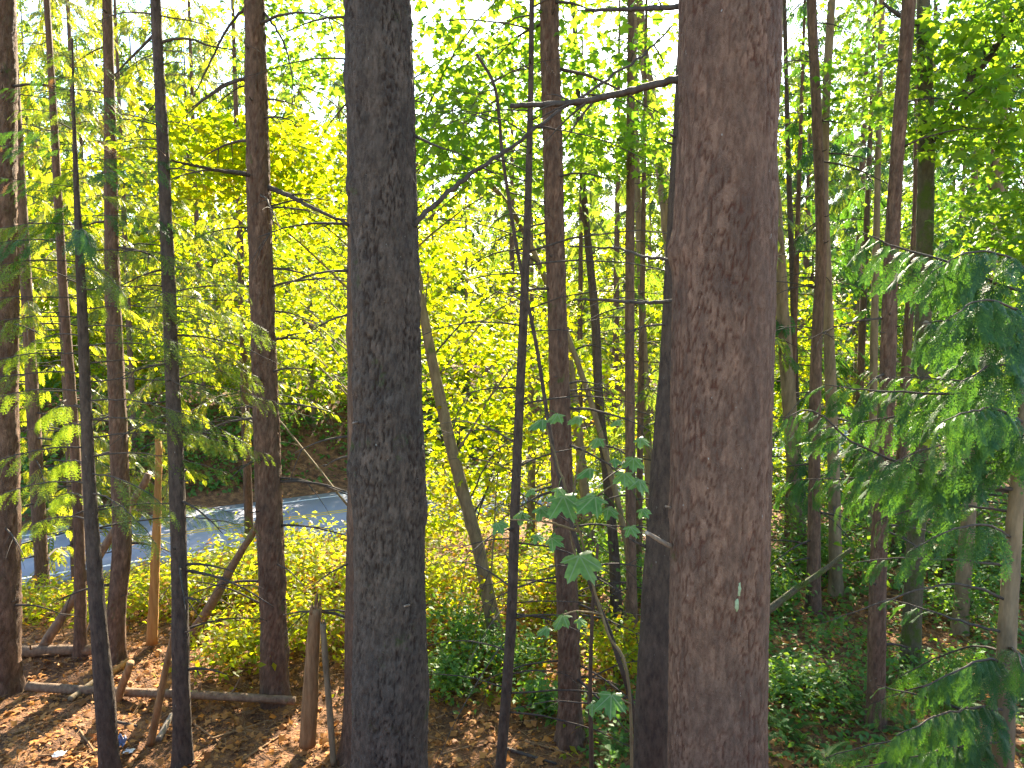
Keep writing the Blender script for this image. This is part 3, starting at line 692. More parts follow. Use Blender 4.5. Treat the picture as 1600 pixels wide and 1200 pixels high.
# ------------------------------------------------------------------ cedars with sprays one can pick apart
SPRAY_ME = {k: [mesh_np('spray', *q, None, MT[k]) for q in SPRAY2] for k in ('cedar', 'cedar_mid', 'cedar_sun', 'dry_spray')}
SPRAY_LO = {k: [mesh_np('spray', *q, None, MT[k]) for q in (SPRAY1, spray(9, 3, 4), spray(11, 3, 9))] for k in ('cedar', 'cedar_mid', 'cedar_sun', 'dry_spray')}
SPRAYM = spray(8, 2, 3)
class Budget:
    def __init__(s, n): s.n = n
def cedar_branch(root, P, r0, mat, bud, rest, size=.34, dens=11, t0=.25, hi=True, hang=.5, wood='twig', dry=.03, down=.35):
    mb, C = branch_mesh(P, r0, .25, 6, 16, 0)
    b = build('branch', mb, MT[wood], root, True)
    seg = np.concatenate([[0], np.cumsum(np.linalg.norm(np.diff(C, axis=0), axis=1))]); L = seg[-1]; t = seg / L
    m = max(3, int(L * dens * (1 - t0)))
    for q in range(m):
        f = t0 + (1 - t0) * (q + .5) / m
        p = np.array([np.interp(f, t, C[:, i]) for i in range(3)])
        p2 = np.array([np.interp(min(1, f + .05), t, C[:, i]) for i in range(3)]); d = norm(p2 - p + 1e-6) if f < .97 else norm(C[-1] - C[-3])
        sg = 1 if q % 2 else -1
        side = norm(np.array([-d[1], d[0], 0.]))
        h = norm(d * rng.uniform(.55, 1.0) + side * sg * rng.uniform(.35, .9) * (1.05 - .8 * f) + np.array([0, 0, -hang * rng.uniform(.4, 1.3)]))
        nn = norm(np.array([0, 0, 1.]) + side * sg * rng.uniform(-.1, .5) + rng.normal(0, .15, 3))
        s = size * (1.2 - .55 * f) * rng.uniform(.75, 1.2)
        F = frames(nn[None], h[None])[0]
        mm = 'dry_spray' if rng.uniform() < dry else mat
        if bud.n > 0:
            bud.n -= 1; ml = (SPRAY_ME if hi else SPRAY_LO)[mm]; place('spray', ml[rng.integers(len(ml))], b, p, F, s)
        else: scatter(rest, SPRAY1 if hi else SPRAYM, p[None], F[None], s)
    return C

# right-hand cedar, trunk at the right edge
rows = rows_from([(1612, 430, 12), (1603, 600, 15), (1595, 700, 18), (1586, 800, 22), (1579, 900, 25), (1573, 1000, 27), (1567, 1170, 31)], 5.4, 7.6)
rc = thing('cedar_tree', 'young cedar at the right edge with drooping dark green fronds across its left', 'tree', (rows[0][0], rows[0][1], tz(rows[0][0], rows[0][1])))
mb, Cc = trunk_mesh(rows, 40, .03, (.03, .08, .003), .15, .05, 5); build('trunk', mb, MT['bark_tan'], rc, True)
bud = Budget(300); rest = MB()
for pts, w, t0, sz, dens in (
    ([(1612, 458, 5.4), (1560, 445, 5.3), (1480, 410, 5.2), (1400, 385, 5.1), (1345, 362, 5.1)], 6, .10, .42, 10),
    ([(1608, 560, 5.4), (1560, 520, 5.0), (1500, 500, 4.8), (1440, 505, 4.7)], 6, .15, .42, 11),
    ([(1602, 620, 5.4), (1500, 616, 5.3), (1400, 612, 5.2), (1330, 606, 5.2), (1285, 600, 5.3)], 5, .15, .36, 12),
    ([(1598, 660, 5.4), (1560, 640, 4.9), (1520, 640, 4.6), (1470, 660, 4.4)], 5, .15, .36, 10),
    ([(1590, 728, 5.4), (1500, 718, 5.2), (1430, 720, 5.1), (1380, 728, 5.1)], 6, .15, .34, 10),
    ([(1588, 765, 5.4), (1500, 752, 5.3), (1420, 728, 5.2), (1330, 690, 5.2), (1270, 640, 5.2), (1225, 655, 5.2)], 6, .2, .38, 13),
    ([(1586, 770, 5.4), (1480, 760, 5.8), (1370, 750, 6.1), (1290, 748, 6.3), (1215, 752, 6.4)], 5, .3, .38, 11),
    ([(1583, 885, 5.4), (1500, 876, 5.4), (1400, 872, 5.4), (1330, 880, 5.5)], 5, .45, .26, 9),
    ([(1578, 940, 5.4), (1500, 912, 5.3), (1420, 925, 5.2), (1350, 950, 5.2), (1280, 975, 5.3)], 5, .85, .22, 6),
    ([(1572, 990, 5.4), (1500, 970, 5.4), (1440, 950, 5.4), (1385, 935, 5.5)], 5, .6, .24, 8),
    ([(1568, 1132, 5.4), (1480, 1100, 5.4), (1430, 1085, 5.4), (1370, 1070, 5.5)], 6, .6, .2, 6),
    ([(1575, 1040, 5.4), (1540, 1030, 5.0), (1490, 1050, 4.8), (1440, 1075, 4.7)], 5, .1, .32, 12),
    ([(1570, 1110, 5.4), (1520, 1105, 5.0), (1460, 1120, 4.7), (1400, 1150, 4.5)], 5, .1, .32, 13),
    ([(1566, 1160, 5.4), (1500, 1165, 5.0), (1420, 1185, 4.7), (1340, 1200, 4.5)], 5, .1, .30, 13),
    ([(1612, 430, 5.4), (1570, 400, 5.2), (1510, 395, 5.0), (1450, 430, 4.9)], 5, .1, .40, 12),
    ([(1610, 500, 5.4), (1580, 480, 5.0), (1530, 470, 4.7), (1480, 500, 4.5)], 5, .1, .40, 12),
    ([(1606, 580, 5.4), (1570, 570, 5.0), (1530, 580, 4.8), (1490, 610, 4.7)], 5, .1, .38, 12),
    ([(1580, 840, 5.4), (1540, 820, 5.0), (1480, 830, 4.8), (1420, 860, 4.7)], 5, .2, .32, 11),
    ([(1586, 800, 5.4), (1500, 790, 5.6), (1430, 795, 5.8), (1370, 815, 5.9)], 5, .2, .34, 11),
    ([(1575, 1070, 5.4), (1500, 1060, 5.6), (1430, 1075, 5.8), (1360, 1100, 5.9)], 5, .1, .34, 12),
    ([(1570, 1150, 5.4), (1480, 1150, 5.2), (1380, 1160, 5.1), (1290, 1185, 5.0)], 5, .1, .32, 12),
    ([(1598, 650, 5.4), (1500, 640, 5.7), (1400, 650, 5.9), (1310, 665, 6.1), (1240, 680, 6.2)], 5, .2, .36, 12),
    ([(1594, 690, 5.4), (1520, 690, 5.0), (1450, 700, 4.8), (1390, 725, 4.7)], 5, .15, .36, 12),
    ([(1592, 740, 5.4), (1500, 735, 6.0), (1400, 760, 6.4), (1310, 790, 6.6)], 5, .2, .36, 11),
    ([(1603, 600, 5.4), (1540, 600, 5.8), (1450, 590, 6.1), (1370, 590, 6.3)], 5, .2, .36, 11),
    ([(1560, 1180, 5.4), (1480, 1190, 5.3), (1400, 1200, 5.3), (1300, 1215, 5.3)], 5, .1, .32, 12),
    ([(1572, 1020, 5.4), (1520, 1010, 5.7), (1460, 1030, 5.9), (1400, 1060, 6.0)], 5, .2, .32, 11),
    ([(1590, 700, 5.4), (1600, 680, 4.9), (1610, 690, 4.5)], 5, .1, .36, 12),
    ([(1575, 1010, 5.4), (1590, 1020, 5.0), (1600, 1050, 4.6)], 5, .1, .32, 12)):
    cedar_branch(rc, [at(*p) for p in pts], w / 2 * 5.4 / FPX, 'cedar', bud, rest, sz * .85, dens * 1.6, t0, True, .7, 'twig', .003)
if rest.n: build('crown', rest, MT['cedar'], rc, kind='stuff')

# cedar sapling on the left, its tip in view
rows = rows_from([(113, 60, 2), (116, 200, 5), (121, 330, 10), (127, 450, 14), (135, 650, 17), (142, 800, 20), (152, 950, 24), (163, 1080, 27), (172, 1200, 29)], 8.0, None)
rc = thing('cedar_sapling', 'cedar sapling with a thin black curving trunk and layered fronds on the left', 'tree', (rows[0][0], rows[0][1], tz(rows[0][0], rows[0][1])))
mb, Cl = trunk_mesh(rows, 44, .025, (.03, .09, .004), .15, .05, 8); build('trunk', mb, MT['bark_dark'], rc, True)
bud = Budget(300); rest = MB()
for q in range(52):
    f = (q + .5) / 52; py = 85 + (835 - 85) * f; a = (0 if q % 2 else np.pi) + rng.normal(0, .55)
    z = at(120, py, 8.0)[2]; c = axis_at(Cl, z)
    l = (.22 + 1.75 * min(1, f * 2.0) ** .8) * rng.uniform(.7, 1.1) * (.9 if f < .75 else .75)
    if np.cos(a) > 0: l *= 1.2
    t = np.linspace(0, 1, 6)
    K = c[:3] + np.outer(t * l, [np.cos(a), np.sin(a), 0]); K[:, 2] += .12 * l * t - (.30 if f > .3 else .1) * l * t ** 2
    cedar_branch(rc, K, max(.004, c[3] * .16), ('cedar_sun' if q % 2 == 0 else 'cedar_mid') if f > .42 else ('cedar_mid' if q % 3 == 0 else 'cedar'), bud, rest, (.18 if f < .45 else .13) + .13 * min(1, f * 2.2), 20 if f < .5 else 18, .15 if f < .45 else .3, False, .28, 'twig', .04)  # sunlit-coloured sprays lower down, darker ones near the tip
if rest.n: build('crown', rest, MT['cedar_mid'], rc, kind='stuff')

# ------------------------------------------------------------------ maples
LEAF_ME = {k: mesh_np('leaf', *MAPLE1, None, MT[k]) for k in ('maple', 'maple_dark', 'big')}
LEAF_BIG = mesh_np('leaf', *MAPLE2, None, MT['big'])
def cloud(px, py, d, rx, ry, rd, n, per=40, size=.13):
    return (at(px, py, d), np.array([rx * d / FPX, rd, ry * d / FPX]), n, per, size)
def maple(name, label, rows, clouds, mat, individual=0, group=None, bark='bark_maple', tpl=MAPLE0, sides=12, cat='tree', nbr=3, tilt=.75):
    rows = np.array(rows, float)
    root = thing(name, label, cat, (rows[0][0], rows[0][1], tz(rows[0][0], rows[0][1])), group)
    mb, C = trunk_mesh(rows, sides, .1, None, .25, .07, len(label)); build('trunk', mb, MT[bark], root, True)
    P, S = [], []
    for c, rad, n, per, size in clouds:
        u = norm(rng.normal(size=(n, 3))) * rng.uniform(.15, 1, (n, 1)) ** .45
        cl = c + u * rad
        for q in range(0, n, max(1, n // nbr)):     # limbs out to the clumps
            e = cl[q]; hd = np.hypot(*(e[:2] - axis_at(C, e[2])[:2])); z = np.clip(e[2] - rng.uniform(.35, .9) * hd, C[0][2] + .8, C[-1][2] - rng.uniform(.2, 2.0))
            s = axis_at(C, z); m = (s[:3] + e) / 2 + np.array([0, 0, .12 * hd])
            mbb, _ = branch_mesh([s[:3], m, e], max(.006, min(s[3] * .4, .008 + .004 * hd)), .2, 5, 12, 8, .8, down=-.1)
            build('branch', mbb, MT[bark if hd > 2 else 'twig'], root, True)
        w = rng.normal(0, 1, (n, per, 3)) * np.array([.36, .36, .15])
        P.append((cl[:, None] + w).reshape(-1, 3)); S.append(size * rng.uniform(.6, 1.25, n * per))
    P = np.concatenate(P); S = np.concatenate(S); F = rand_leaf_frames(len(P), tilt)
    k = P[:, 2] > terrain(P[:, 0], P[:, 1]) + .1
    P, S, F = P[k], S[k], F[k]
    left = np.ones(len(P), bool)
    if individual:
        q = proj(P); app = S / q[:, 2] * ((q[:, 0] > -20) & (q[:, 0] < 1620) & (q[:, 1] > -20) & (q[:, 1] < 1220) & (P[:, 1] > 2))
        for i in np.argsort(-app)[:individual]:
            if app[i] <= 0: break
            place('leaf', LEAF_ME[mat], root, P[i], F[i], S[i]); left[i] = False
    mb = MB(); scatter(mb, tpl, P[left], F[left], S[left]); build('crown', mb, MT[mat], root, kind='stuff')
    return root
def up_rows(px, py, d, h, r0, lean=(0, 0)):
    p = at(px, py, d); z = tz(p[0], p[1])
    return [[p[0], p[1], z - .2, r0], [p[0] + lean[0] * .3, p[1] + lean[1] * .3, z + h * .3, r0 * .85], [p[0] + lean[0] * .7, p[1] + lean[1] * .7, z + h * .65, r0 * .6], [p[0] + lean[0], p[1] + lean[1], z + h, r0 * .25]]

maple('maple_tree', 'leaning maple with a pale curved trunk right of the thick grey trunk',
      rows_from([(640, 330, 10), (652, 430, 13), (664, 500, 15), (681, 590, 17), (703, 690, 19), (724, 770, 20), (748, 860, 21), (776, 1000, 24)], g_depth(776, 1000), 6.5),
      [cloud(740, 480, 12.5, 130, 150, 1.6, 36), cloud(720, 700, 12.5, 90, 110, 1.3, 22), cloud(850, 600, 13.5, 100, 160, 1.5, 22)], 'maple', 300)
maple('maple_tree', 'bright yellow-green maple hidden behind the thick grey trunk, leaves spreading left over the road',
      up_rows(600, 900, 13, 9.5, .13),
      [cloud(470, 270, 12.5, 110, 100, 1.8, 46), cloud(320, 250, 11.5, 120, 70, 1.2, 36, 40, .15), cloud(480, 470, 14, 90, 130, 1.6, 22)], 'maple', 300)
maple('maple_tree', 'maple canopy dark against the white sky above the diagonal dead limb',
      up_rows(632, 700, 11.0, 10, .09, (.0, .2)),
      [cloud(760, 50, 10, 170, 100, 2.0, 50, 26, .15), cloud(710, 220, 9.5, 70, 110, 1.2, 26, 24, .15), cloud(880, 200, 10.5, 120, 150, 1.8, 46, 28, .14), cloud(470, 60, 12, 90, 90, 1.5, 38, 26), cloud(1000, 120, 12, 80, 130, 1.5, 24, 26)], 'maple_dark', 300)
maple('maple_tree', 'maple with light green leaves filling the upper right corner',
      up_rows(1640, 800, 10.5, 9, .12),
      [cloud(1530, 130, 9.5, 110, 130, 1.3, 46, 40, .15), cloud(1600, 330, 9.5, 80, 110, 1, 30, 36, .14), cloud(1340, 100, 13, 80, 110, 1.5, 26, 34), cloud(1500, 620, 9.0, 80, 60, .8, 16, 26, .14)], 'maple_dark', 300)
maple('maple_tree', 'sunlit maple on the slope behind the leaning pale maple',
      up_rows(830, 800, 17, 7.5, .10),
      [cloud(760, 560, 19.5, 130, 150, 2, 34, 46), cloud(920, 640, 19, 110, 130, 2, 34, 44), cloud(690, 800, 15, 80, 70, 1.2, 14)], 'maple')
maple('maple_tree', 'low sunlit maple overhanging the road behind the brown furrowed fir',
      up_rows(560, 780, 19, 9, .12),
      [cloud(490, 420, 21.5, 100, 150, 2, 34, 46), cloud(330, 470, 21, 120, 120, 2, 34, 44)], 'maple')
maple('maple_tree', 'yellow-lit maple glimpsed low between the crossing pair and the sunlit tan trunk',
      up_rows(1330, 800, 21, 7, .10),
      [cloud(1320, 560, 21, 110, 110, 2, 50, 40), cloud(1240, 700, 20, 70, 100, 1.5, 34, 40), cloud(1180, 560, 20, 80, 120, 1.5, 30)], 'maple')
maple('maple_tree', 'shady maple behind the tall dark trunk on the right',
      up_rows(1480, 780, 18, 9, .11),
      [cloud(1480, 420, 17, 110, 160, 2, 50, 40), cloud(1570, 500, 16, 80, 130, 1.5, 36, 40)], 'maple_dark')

# ------------------------------------------------------------------ conifers further back
def conifer(label, px, d, h, z0, L, nb, mat='hemlock', group=None, tr=.14, bark='bark_fir', size=.42, dens=8, tpl=SPRAY0, lean=0, name='hemlock_tree', droop=.38):
    p = at(px, 700, d); s_ = road_s(p[0], p[1])
    if 23.6 < s_ < 35: d *= (35.5 if s_ > 27 else 23.2) / s_      # keep clear of the road
    p = at(px, 700, d); x, y = p[0], p[1]; z = tz(x, y)
    rows = np.array([[x, y, z - .2, tr], [x + lean * .5, y, z + h * .5, tr * .65], [x + lean, y, z + h, .015]])
    root = thing(name, label, 'tree', (x, y, z), group)
    mb, C = trunk_mesh(rows, 10 if d < 30 else 7, .3 if d < 30 else .9, None, .25, .05, nb); build('trunk', mb, MT[bark], root, True)
    P, F, S, cv = conifer_sprays(C, z + z0, z + h * .98, L, nb, dens=dens, size=size, droop=droop)
    mb = MB(); scatter(mb, tpl, P, F, S); build('crown', mb, MT[mat], root, kind='stuff')
    mb = MB()
    for K, r_ in cv: tube(mb, K[:: 2 if d < 30 else 3], np.linspace(r_ * 1.2, r_ * .3, len(K))[:: 2 if d < 30 else 3], 3, False)
    build('limbs', mb, MT['twig'], root, True, kind='stuff')
    return root
conifer('yellow-lit hemlock behind the trunk at the left edge', 55, 15.5, 18, .8, 2.6, 120, 'cedar_sun', dens=10, size=.36)  # part of the golden light is in the sunlit spray colour
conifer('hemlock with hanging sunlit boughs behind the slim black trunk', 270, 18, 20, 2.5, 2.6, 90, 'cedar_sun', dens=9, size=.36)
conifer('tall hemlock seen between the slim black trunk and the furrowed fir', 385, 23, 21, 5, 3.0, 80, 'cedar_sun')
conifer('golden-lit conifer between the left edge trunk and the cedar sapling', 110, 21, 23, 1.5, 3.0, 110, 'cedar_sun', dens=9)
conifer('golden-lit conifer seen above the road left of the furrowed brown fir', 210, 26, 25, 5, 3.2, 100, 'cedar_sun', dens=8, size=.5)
conifer('conifer seen high between the furrowed fir and the thick grey trunk', 555, 27, 19, 7, 3.0, 60, 'hemlock', dens=7, size=.5)
conifer('thin hemlock seen behind the slender straight trunk in the centre', 1000, 13.5, 12, 1.2, 1.9, 46, 'hemlock', dens=8, size=.36, tr=.07)
conifer('hemlock right behind the centre fir', 905, 16, 11, 1.5, 2.0, 46, 'hemlock', size=.36, tr=.08)
conifer('shaded hemlock between the widest trunk and the crossing pair', 1235, 15.5, 13, 1.5, 2.2, 60, 'cedar', size=.4, tr=.08)
conifer('shaded hemlock behind the tall dark trunk on the right', 1340, 17.5, 14, 1.2, 2.4, 64, 'cedar', size=.42, tr=.10)
conifer('dense dark hemlock far right behind the tan bent trunk', 1530, 15, 15, .8, 2.6, 100, 'cedar', size=.42, tr=.12)
conifer('dense dark hemlock at the right behind the mossy trunk', 1430, 22, 19, .8, 3.0, 120, 'cedar', size=.45, tr=.12)
conifer('tall thin conifer high behind the diagonal dead limb', 800, 30, 20, 9, 2.6, 50, 'hemlock', dens=6, size=.5)
conifer('tall conifer seen high left of the blackish leaning trunk', 960, 26, 19, 5, 2.8, 60, 'hemlock', dens=7, size=.5)
conifer('tall conifer seen high right of the crossing pair', 1330, 27, 22, 3, 3.4, 100, 'hemlock', dens=9, size=.5)
conifer('hemlock filling the gap right of the widest trunk', 1190, 23, 17, 1, 2.6, 90, 'hemlock', size=.45, tr=.1)
conifer('tall dark conifer deep in the wood between the widest trunk and the crossing pair', 1250, 31, 24, 2, 3.6, 120, 'cedar', size=.5, tr=.16)
conifer('tall dark conifer deep in the wood behind the tan bent trunk', 1500, 29, 24, 2, 3.6, 120, 'cedar', size=.5, tr=.16)
conifer('dark hemlock beyond the right edge', 1720, 14, 14, .8, 2.6, 60, 'cedar', size=.45, tr=.12)

for lab, px, d, h, w in (('bright yellow-green maple across the road, right of the furrowed brown fir', 490, 37, 13, 4.2), ('bright maple across the road behind the thick grey trunk', 620, 40, 13, 4.6), ('bright maple across the road, right of the thick grey trunk', 730, 43, 12.5, 5),
                          ('bright maple far behind the thin dark sapling', 850, 48, 12.5, 5.2), ('sunny maple far behind the slender straight trunk', 975, 52, 11, 5.4), ('bright maple across the road, left of the furrowed brown fir', 345, 38, 12.5, 4.4), ('bright maple across the road seen through the cedar sapling', 190, 36, 12, 4.4), ('golden maple across the road beside the left edge trunk', 50, 35, 12.5, 4.4)):
    p = at(px, 700, d); z = tz(p[0], p[1])
    maple('maple_tree', lab, up_rows(px, 700, d, h * .8, .16), [(np.array([p[0], p[1], z + h * .50]), np.array([w, w * .8, h * .46]), 120, 48, .27), (np.array([p[0], p[1] - 1.5, z + h * (.28 if px > 400 else .17)]), np.array([w, w * .6, h * (.22 if px > 400 else .15)]), 50, 48, .26)], 'maple', nbr=4, tpl=ANGULAR)
conifer('hemlock hidden mostly behind the widest trunk', 1110, 14.5, 15, 1.2, 2.2, 60, 'hemlock', size=.42, tr=.09)
conifer('conifer standing far behind the widest trunk', 1125, 25, 22, 2, 3.0, 80, 'hemlock', size=.5, tr=.12)
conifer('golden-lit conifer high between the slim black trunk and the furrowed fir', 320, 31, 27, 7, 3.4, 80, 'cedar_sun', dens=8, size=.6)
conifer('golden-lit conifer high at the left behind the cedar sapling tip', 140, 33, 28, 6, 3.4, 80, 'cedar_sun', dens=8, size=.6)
maple('maple_tree', 'sunlit maple behind the widest trunk, seen at its right edge', up_rows(1130, 760, 17.5, 8, .1), [cloud(1140, 520, 18, 110, 170, 1.8, 50, 40), cloud(1150, 250, 18, 90, 130, 1.6, 30, 36)], 'maple')
FAR = 'far trees across the road'
far = [(-120, 40, 20, 4.5, 'c'), (-20, 46, 22, 4.5, 'c'), (70, 56, 26, 5, 'c'), (150, 48, 22, 4.5, 'c'), (230, 58, 27, 5, 'c'), (310, 52, 24, 4.6, 'c'), (400, 56, 24, 4.4, 'c'),
       (470, 55, 22, 4.6, 'c'), (540, 66, 24, 4, 'c'), (620, 60, 24, 4, 'c'), (680, 68, 24, 3.6, 'c'), (775, 66, 23, 3.6, 'c'), (850, 70, 25, 3.6, 'c'), (925, 68, 24, 3.8, 'c'),
       (1010, 66, 24, 4, 'c'), (1090, 66, 18, 4.5, 'c'), (1180, 66, 25, 4.4, 'c'), (1260, 70, 20, 4.6, 'c'), (1340, 62, 22, 4.8, 'c'), (1430, 66, 24, 5, 'c'), (1520, 60, 24, 5, 'c'), (1620, 64, 24, 5, 'c'), (1720, 58, 22, 5, 'c')]
for px, d, h, L in ((-160, 80, 34, 6), (-60, 88, 38, 6), (30, 78, 34, 6), (110, 92, 40, 6.4), (190, 84, 36, 6), (270, 78, 33, 6), (340, 90, 38, 6), (410, 82, 33, 6), (480, 94, 36, 6), (560, 86, 32, 6), (640, 96, 30, 5.4), (730, 92, 27, 5.2), (820, 98, 29, 5.2), (910, 92, 30, 5.4), (990, 98, 31, 5.4),
                   (1070, 90, 34, 6), (1150, 96, 38, 6.4), (1230, 86, 36, 6.4), (1310, 94, 40, 6.4), (1390, 84, 36, 6.4), (1470, 92, 40, 6.4), (1550, 84, 38, 6.4), (1630, 90, 38, 6.4), (1720, 84, 36, 6.4)):
    conifer('very tall conifer at the back of the far wood', px, d, h, 2, L, 90, 'hemlock', 'tall conifers at the back of the far wood', .3, size=1.6, dens=6.5, tpl=SPRAYF)
for px, d, h, L, kind in far:
    if kind == 'c': conifer('tall conifer in the far wood across the road', px, d, h, 1.5, L, 110, 'hemlock', FAR, .2, size=1.0, dens=6, tpl=SPRAYF)
    else:
        p = at(px, 700, d); z = tz(p[0], p[1])
        maple('maple_tree', 'broadleaf tree in the far wood across the road',
              up_rows(px, 700, d, h * .8, .18), [(np.array([p[0], p[1], z + h * .55]), np.array([L * .8, L * .8, h * .42]), 60, 40, .30)], 'maple_dark', 0, 'far broadleaf trees across the road', nbr=4, tpl=ANGULAR)

# ------------------------------------------------------------------ maple sapling in front with large leaves
b0 = at(988, 1180, 5.2)
sap = thing('maple_sapling', 'thin maple sapling with large pale green leaves in front of the centre fir', 'sapling', (b0[0], b0[1], tz(b0[0], b0[1])))
st = [b0 * [1, 1, 0] + [0, 0, tz(b0[0], b0[1]) - .05], at(985, 1100, 5.2), at(950, 990, 5.2), at(928, 920, 5.2), at(908, 840, 5.15), (at(893, 790, 5.1)), at(884, 760, 5.1)]
mb = MB(); Cs = spline(st, 40); tube(mb, Cs, np.linspace(.013, .004, 40), 8); build('stem', mb, MT['bark_maple'], sap, True)
tw = [[(925, 910, 5.2), (900, 870, 5.0), (890, 830, 4.9)], [(905, 830, 5.15), (850, 815, 5.0), (790, 812, 4.95)], [(900, 810, 5.1), (940, 770, 5.0), (980, 745, 5.1)], [(893, 790, 5.1), (905, 720, 5.1), (925, 690, 5.1)],
      [(940, 960, 5.2), (905, 955, 5.0), (880, 960, 4.9)], [(985, 1100, 5.2), (965, 1090, 5.0)], [(893, 790, 5.1), (860, 690, 5.1), (850, 650, 5.1)]]
STALK = np.vstack([Cs[12:]] + [px_branch(sap, t, 4, 'bark_maple', 'twig', twigs=0, r1=.5) for t in tw])
for px, py, w, tiltx in ((905, 880, 84, .5), (880, 786, 78, .6), (930, 785, 66, .8), (845, 800, 44, .8), (812, 808, 40, .9), (778, 822, 36, .9), (862, 846, 40, .3), (838, 840, 30, .8), (935, 690, 34, .8), (905, 655, 40, 1), (922, 738, 46, .9),
                         (975, 745, 44, .9), (998, 756, 50, .6), (990, 722, 44, 1), (872, 768, 34, .9), (880, 968, 46, 1), (855, 985, 34, 1), (905, 972, 30, 1), (955, 1094, 62, .8), (925, 1105, 36, .8), (848, 662, 48, 1), (872, 652, 36, 1),
                         (1004, 800, 30, .5), (985, 828, 34, .3), (950, 800, 40, .7), (960, 722, 30, 1), (830, 768, 28, 1), (1000, 690, 36, 1), (965, 660, 30, 1)):
    p = at(px, py - w * .12, 4.95 + rng.uniform(-.1, .15)); s = w * 4.95 / FPX * .85
    n_ = norm(np.array([rng.normal(0, .25), -.75 + .6 * tiltx, .75 + .75 * tiltx]))
    a = rng.uniform(-1.0, 1.0); hd = np.array([math.sin(a) * 1.1, -.5, -.3])
    place('leaf', LEAF_BIG, sap, p, frames(n_[None], hd[None])[0], s)
    e = STALK[np.argmin(np.linalg.norm(STALK - p, axis=1))]; mb = MB(); tube(mb, spline([e, (e + p) / 2 + [0, 0, .03], p], 7), np.linspace(.0028, .0018, 7), 5, False); build('stalk', mb, MT['fern'], sap, True)
# slender stems rising beside it
def slim_stem(label, pts, w0, w1, mat, name='vine_maple_stem', twigs=4):
    P = [at(*p) for p in pts]; g = P[0].copy(); g[2] = tz(g[0], g[1]) - .05
    if P[0][2] > g[2] + .1: P = [g] + P
    root = thing(name, label, 'sapling', (P[0][0], P[0][1], tz(P[0][0], P[0][1])))
    C = spline(P, 60); rr = np.linspace(w0, w1, 60) / 2 * pts[0][2] / FPX
    mb = MB(); tube(mb, C, rr, 9); build('stem', mb, MT[mat], root, True)
    for q in range(twigs):
        i = rng.integers(15, 56); d = np.array([rng.choice([-1, 1]) * rng.uniform(.3, .8), rng.normal(0, .3), rng.uniform(-.1, .35)]); l = rng.uniform(.4, 1.1)
        b, _ = branch_mesh([C[i], C[i] + d * l * .5, C[i] + d * l + [0, 0, -.1 * l]], rr[i] * .45, .3, 5, 9, 3, .3); build('branch', b, MT['twig'], root, True)
    return root
slim_stem('long curving maple stem arching up left behind the thin dark sapling', [(995, 1150, 6.6), (960, 1010, 6.6), (925, 920, 6.7), (890, 810, 6.8), (862, 690, 6.9), (838, 540, 7), (808, 390, 7), (786, 250, 7), (774, 140, 7), (745, 85, 7.1)], 9, 5, 'bark_dark', twigs=8)
slim_stem('straight thin brown stem just left of the slender sapling leaves near the blackish trunk', [(924, 1190, 6.3), (922, 1080, 6.3), (926, 950, 6.3), (934, 850, 6.4)], 9, 5, 'bark_fir')
slim_stem('thin pale stem slanting behind the centre fir towards upper left', [(980, 860, 12), (930, 650, 12), (865, 470, 12), (800, 330, 12), (700, 220, 12)], 10, 8, 'bark_maple', twigs=6)

# ------------------------------------------------------------------ undergrowth
SH = {k: None for k in ()}
def shrub(name, label, px, py, mat, n, rad, h, size, tpl=OVATE, cat='shrub', group=None, stems=7, d=None, tilt=.7):
    b = ground(px, py) if d is None else at(px, py, d); b[2] = tz(b[0], b[1])
    root = thing(name, label, cat, b, group)
    tips = b + np.stack([rng.normal(0, rad * .5, stems), rng.normal(0, rad * .45, stems), h * rng.uniform(.5, 1.0, stems)], 1)
    P = []
    for e in tips:
        m_ = (b + e) / 2 + [0, 0, h * .18]; mb = MB(); C = spline([b - [0, 0, .05], m_, e], 9); tube(mb, C, np.linspace(.008, .002, 9), 4, False)
        build('stem', mb, MT['twig'], root, True)
        k = int(n * 1.7) // stems; i = rng.integers(2, 9, k); P.append(C[i] + rng.normal(0, 1, (k, 3)) * np.array([rad * .33, rad * .33, h * .16]))
    P = np.concatenate(P); P[:, 2] = np.maximum(P[:, 2], terrain(P[:, 0], P[:, 1]) + .03)
    mb = MB(); scatter(mb, tpl, P, rand_leaf_frames(len(P), tilt), size * rng.uniform(.6, 1.3, len(P)))
    build('leaves', mb, MT[mat], root, kind='stuff')
    return root
shrub('salal_shrub', 'glossy green shrub at the foot of the centre fir, left side', 848, 1120, 'shrub', 340, .38, .5, .10)
shrub('salal_shrub', 'low glossy shrub between the thick grey trunk and the thin dark sapling', 715, 1075, 'shrub', 600, .6, .45, .09)
shrub('salal_shrub', 'glossy shrub in the sun patch behind the thin dark sapling', 800, 1050, 'shrub', 600, .65, .5, .09)
shrub('salal_shrub', 'shrub at the foot of the leaning pale maple', 735, 1010, 'shrub', 600, .7, .6, .09)
shrub('bramble_bush', 'sunlit yellow-green bramble between the brown fir and the thick grey trunk', 490, 1010, 'bramble', 900, .9, .9, .10)
shrub('bramble_bush', 'sunlit bramble at the left foot of the furrowed brown fir', 360, 1040, 'bramble', 1000, .9, .8, .10)
shrub('bramble_bush', 'bright bramble bank below the road right of the leaning pole', 470, 930, 'bramble', 1300, 1.2, 1.1, .11)
shrub('bramble_bush', 'bright bramble bank below the road behind the leaning pole', 340, 950, 'bramble', 1300, 1.2, 1.0, .11)
shrub('bramble_bush', 'dry yellowish brush beside the orange dead stem', 225, 960, 'bramble', 700, .9, .7, .09)
shrub('bramble_bush', 'patchy brush at the edge of the road far left', 75, 965, 'bramble', 500, .9, .5, .09)
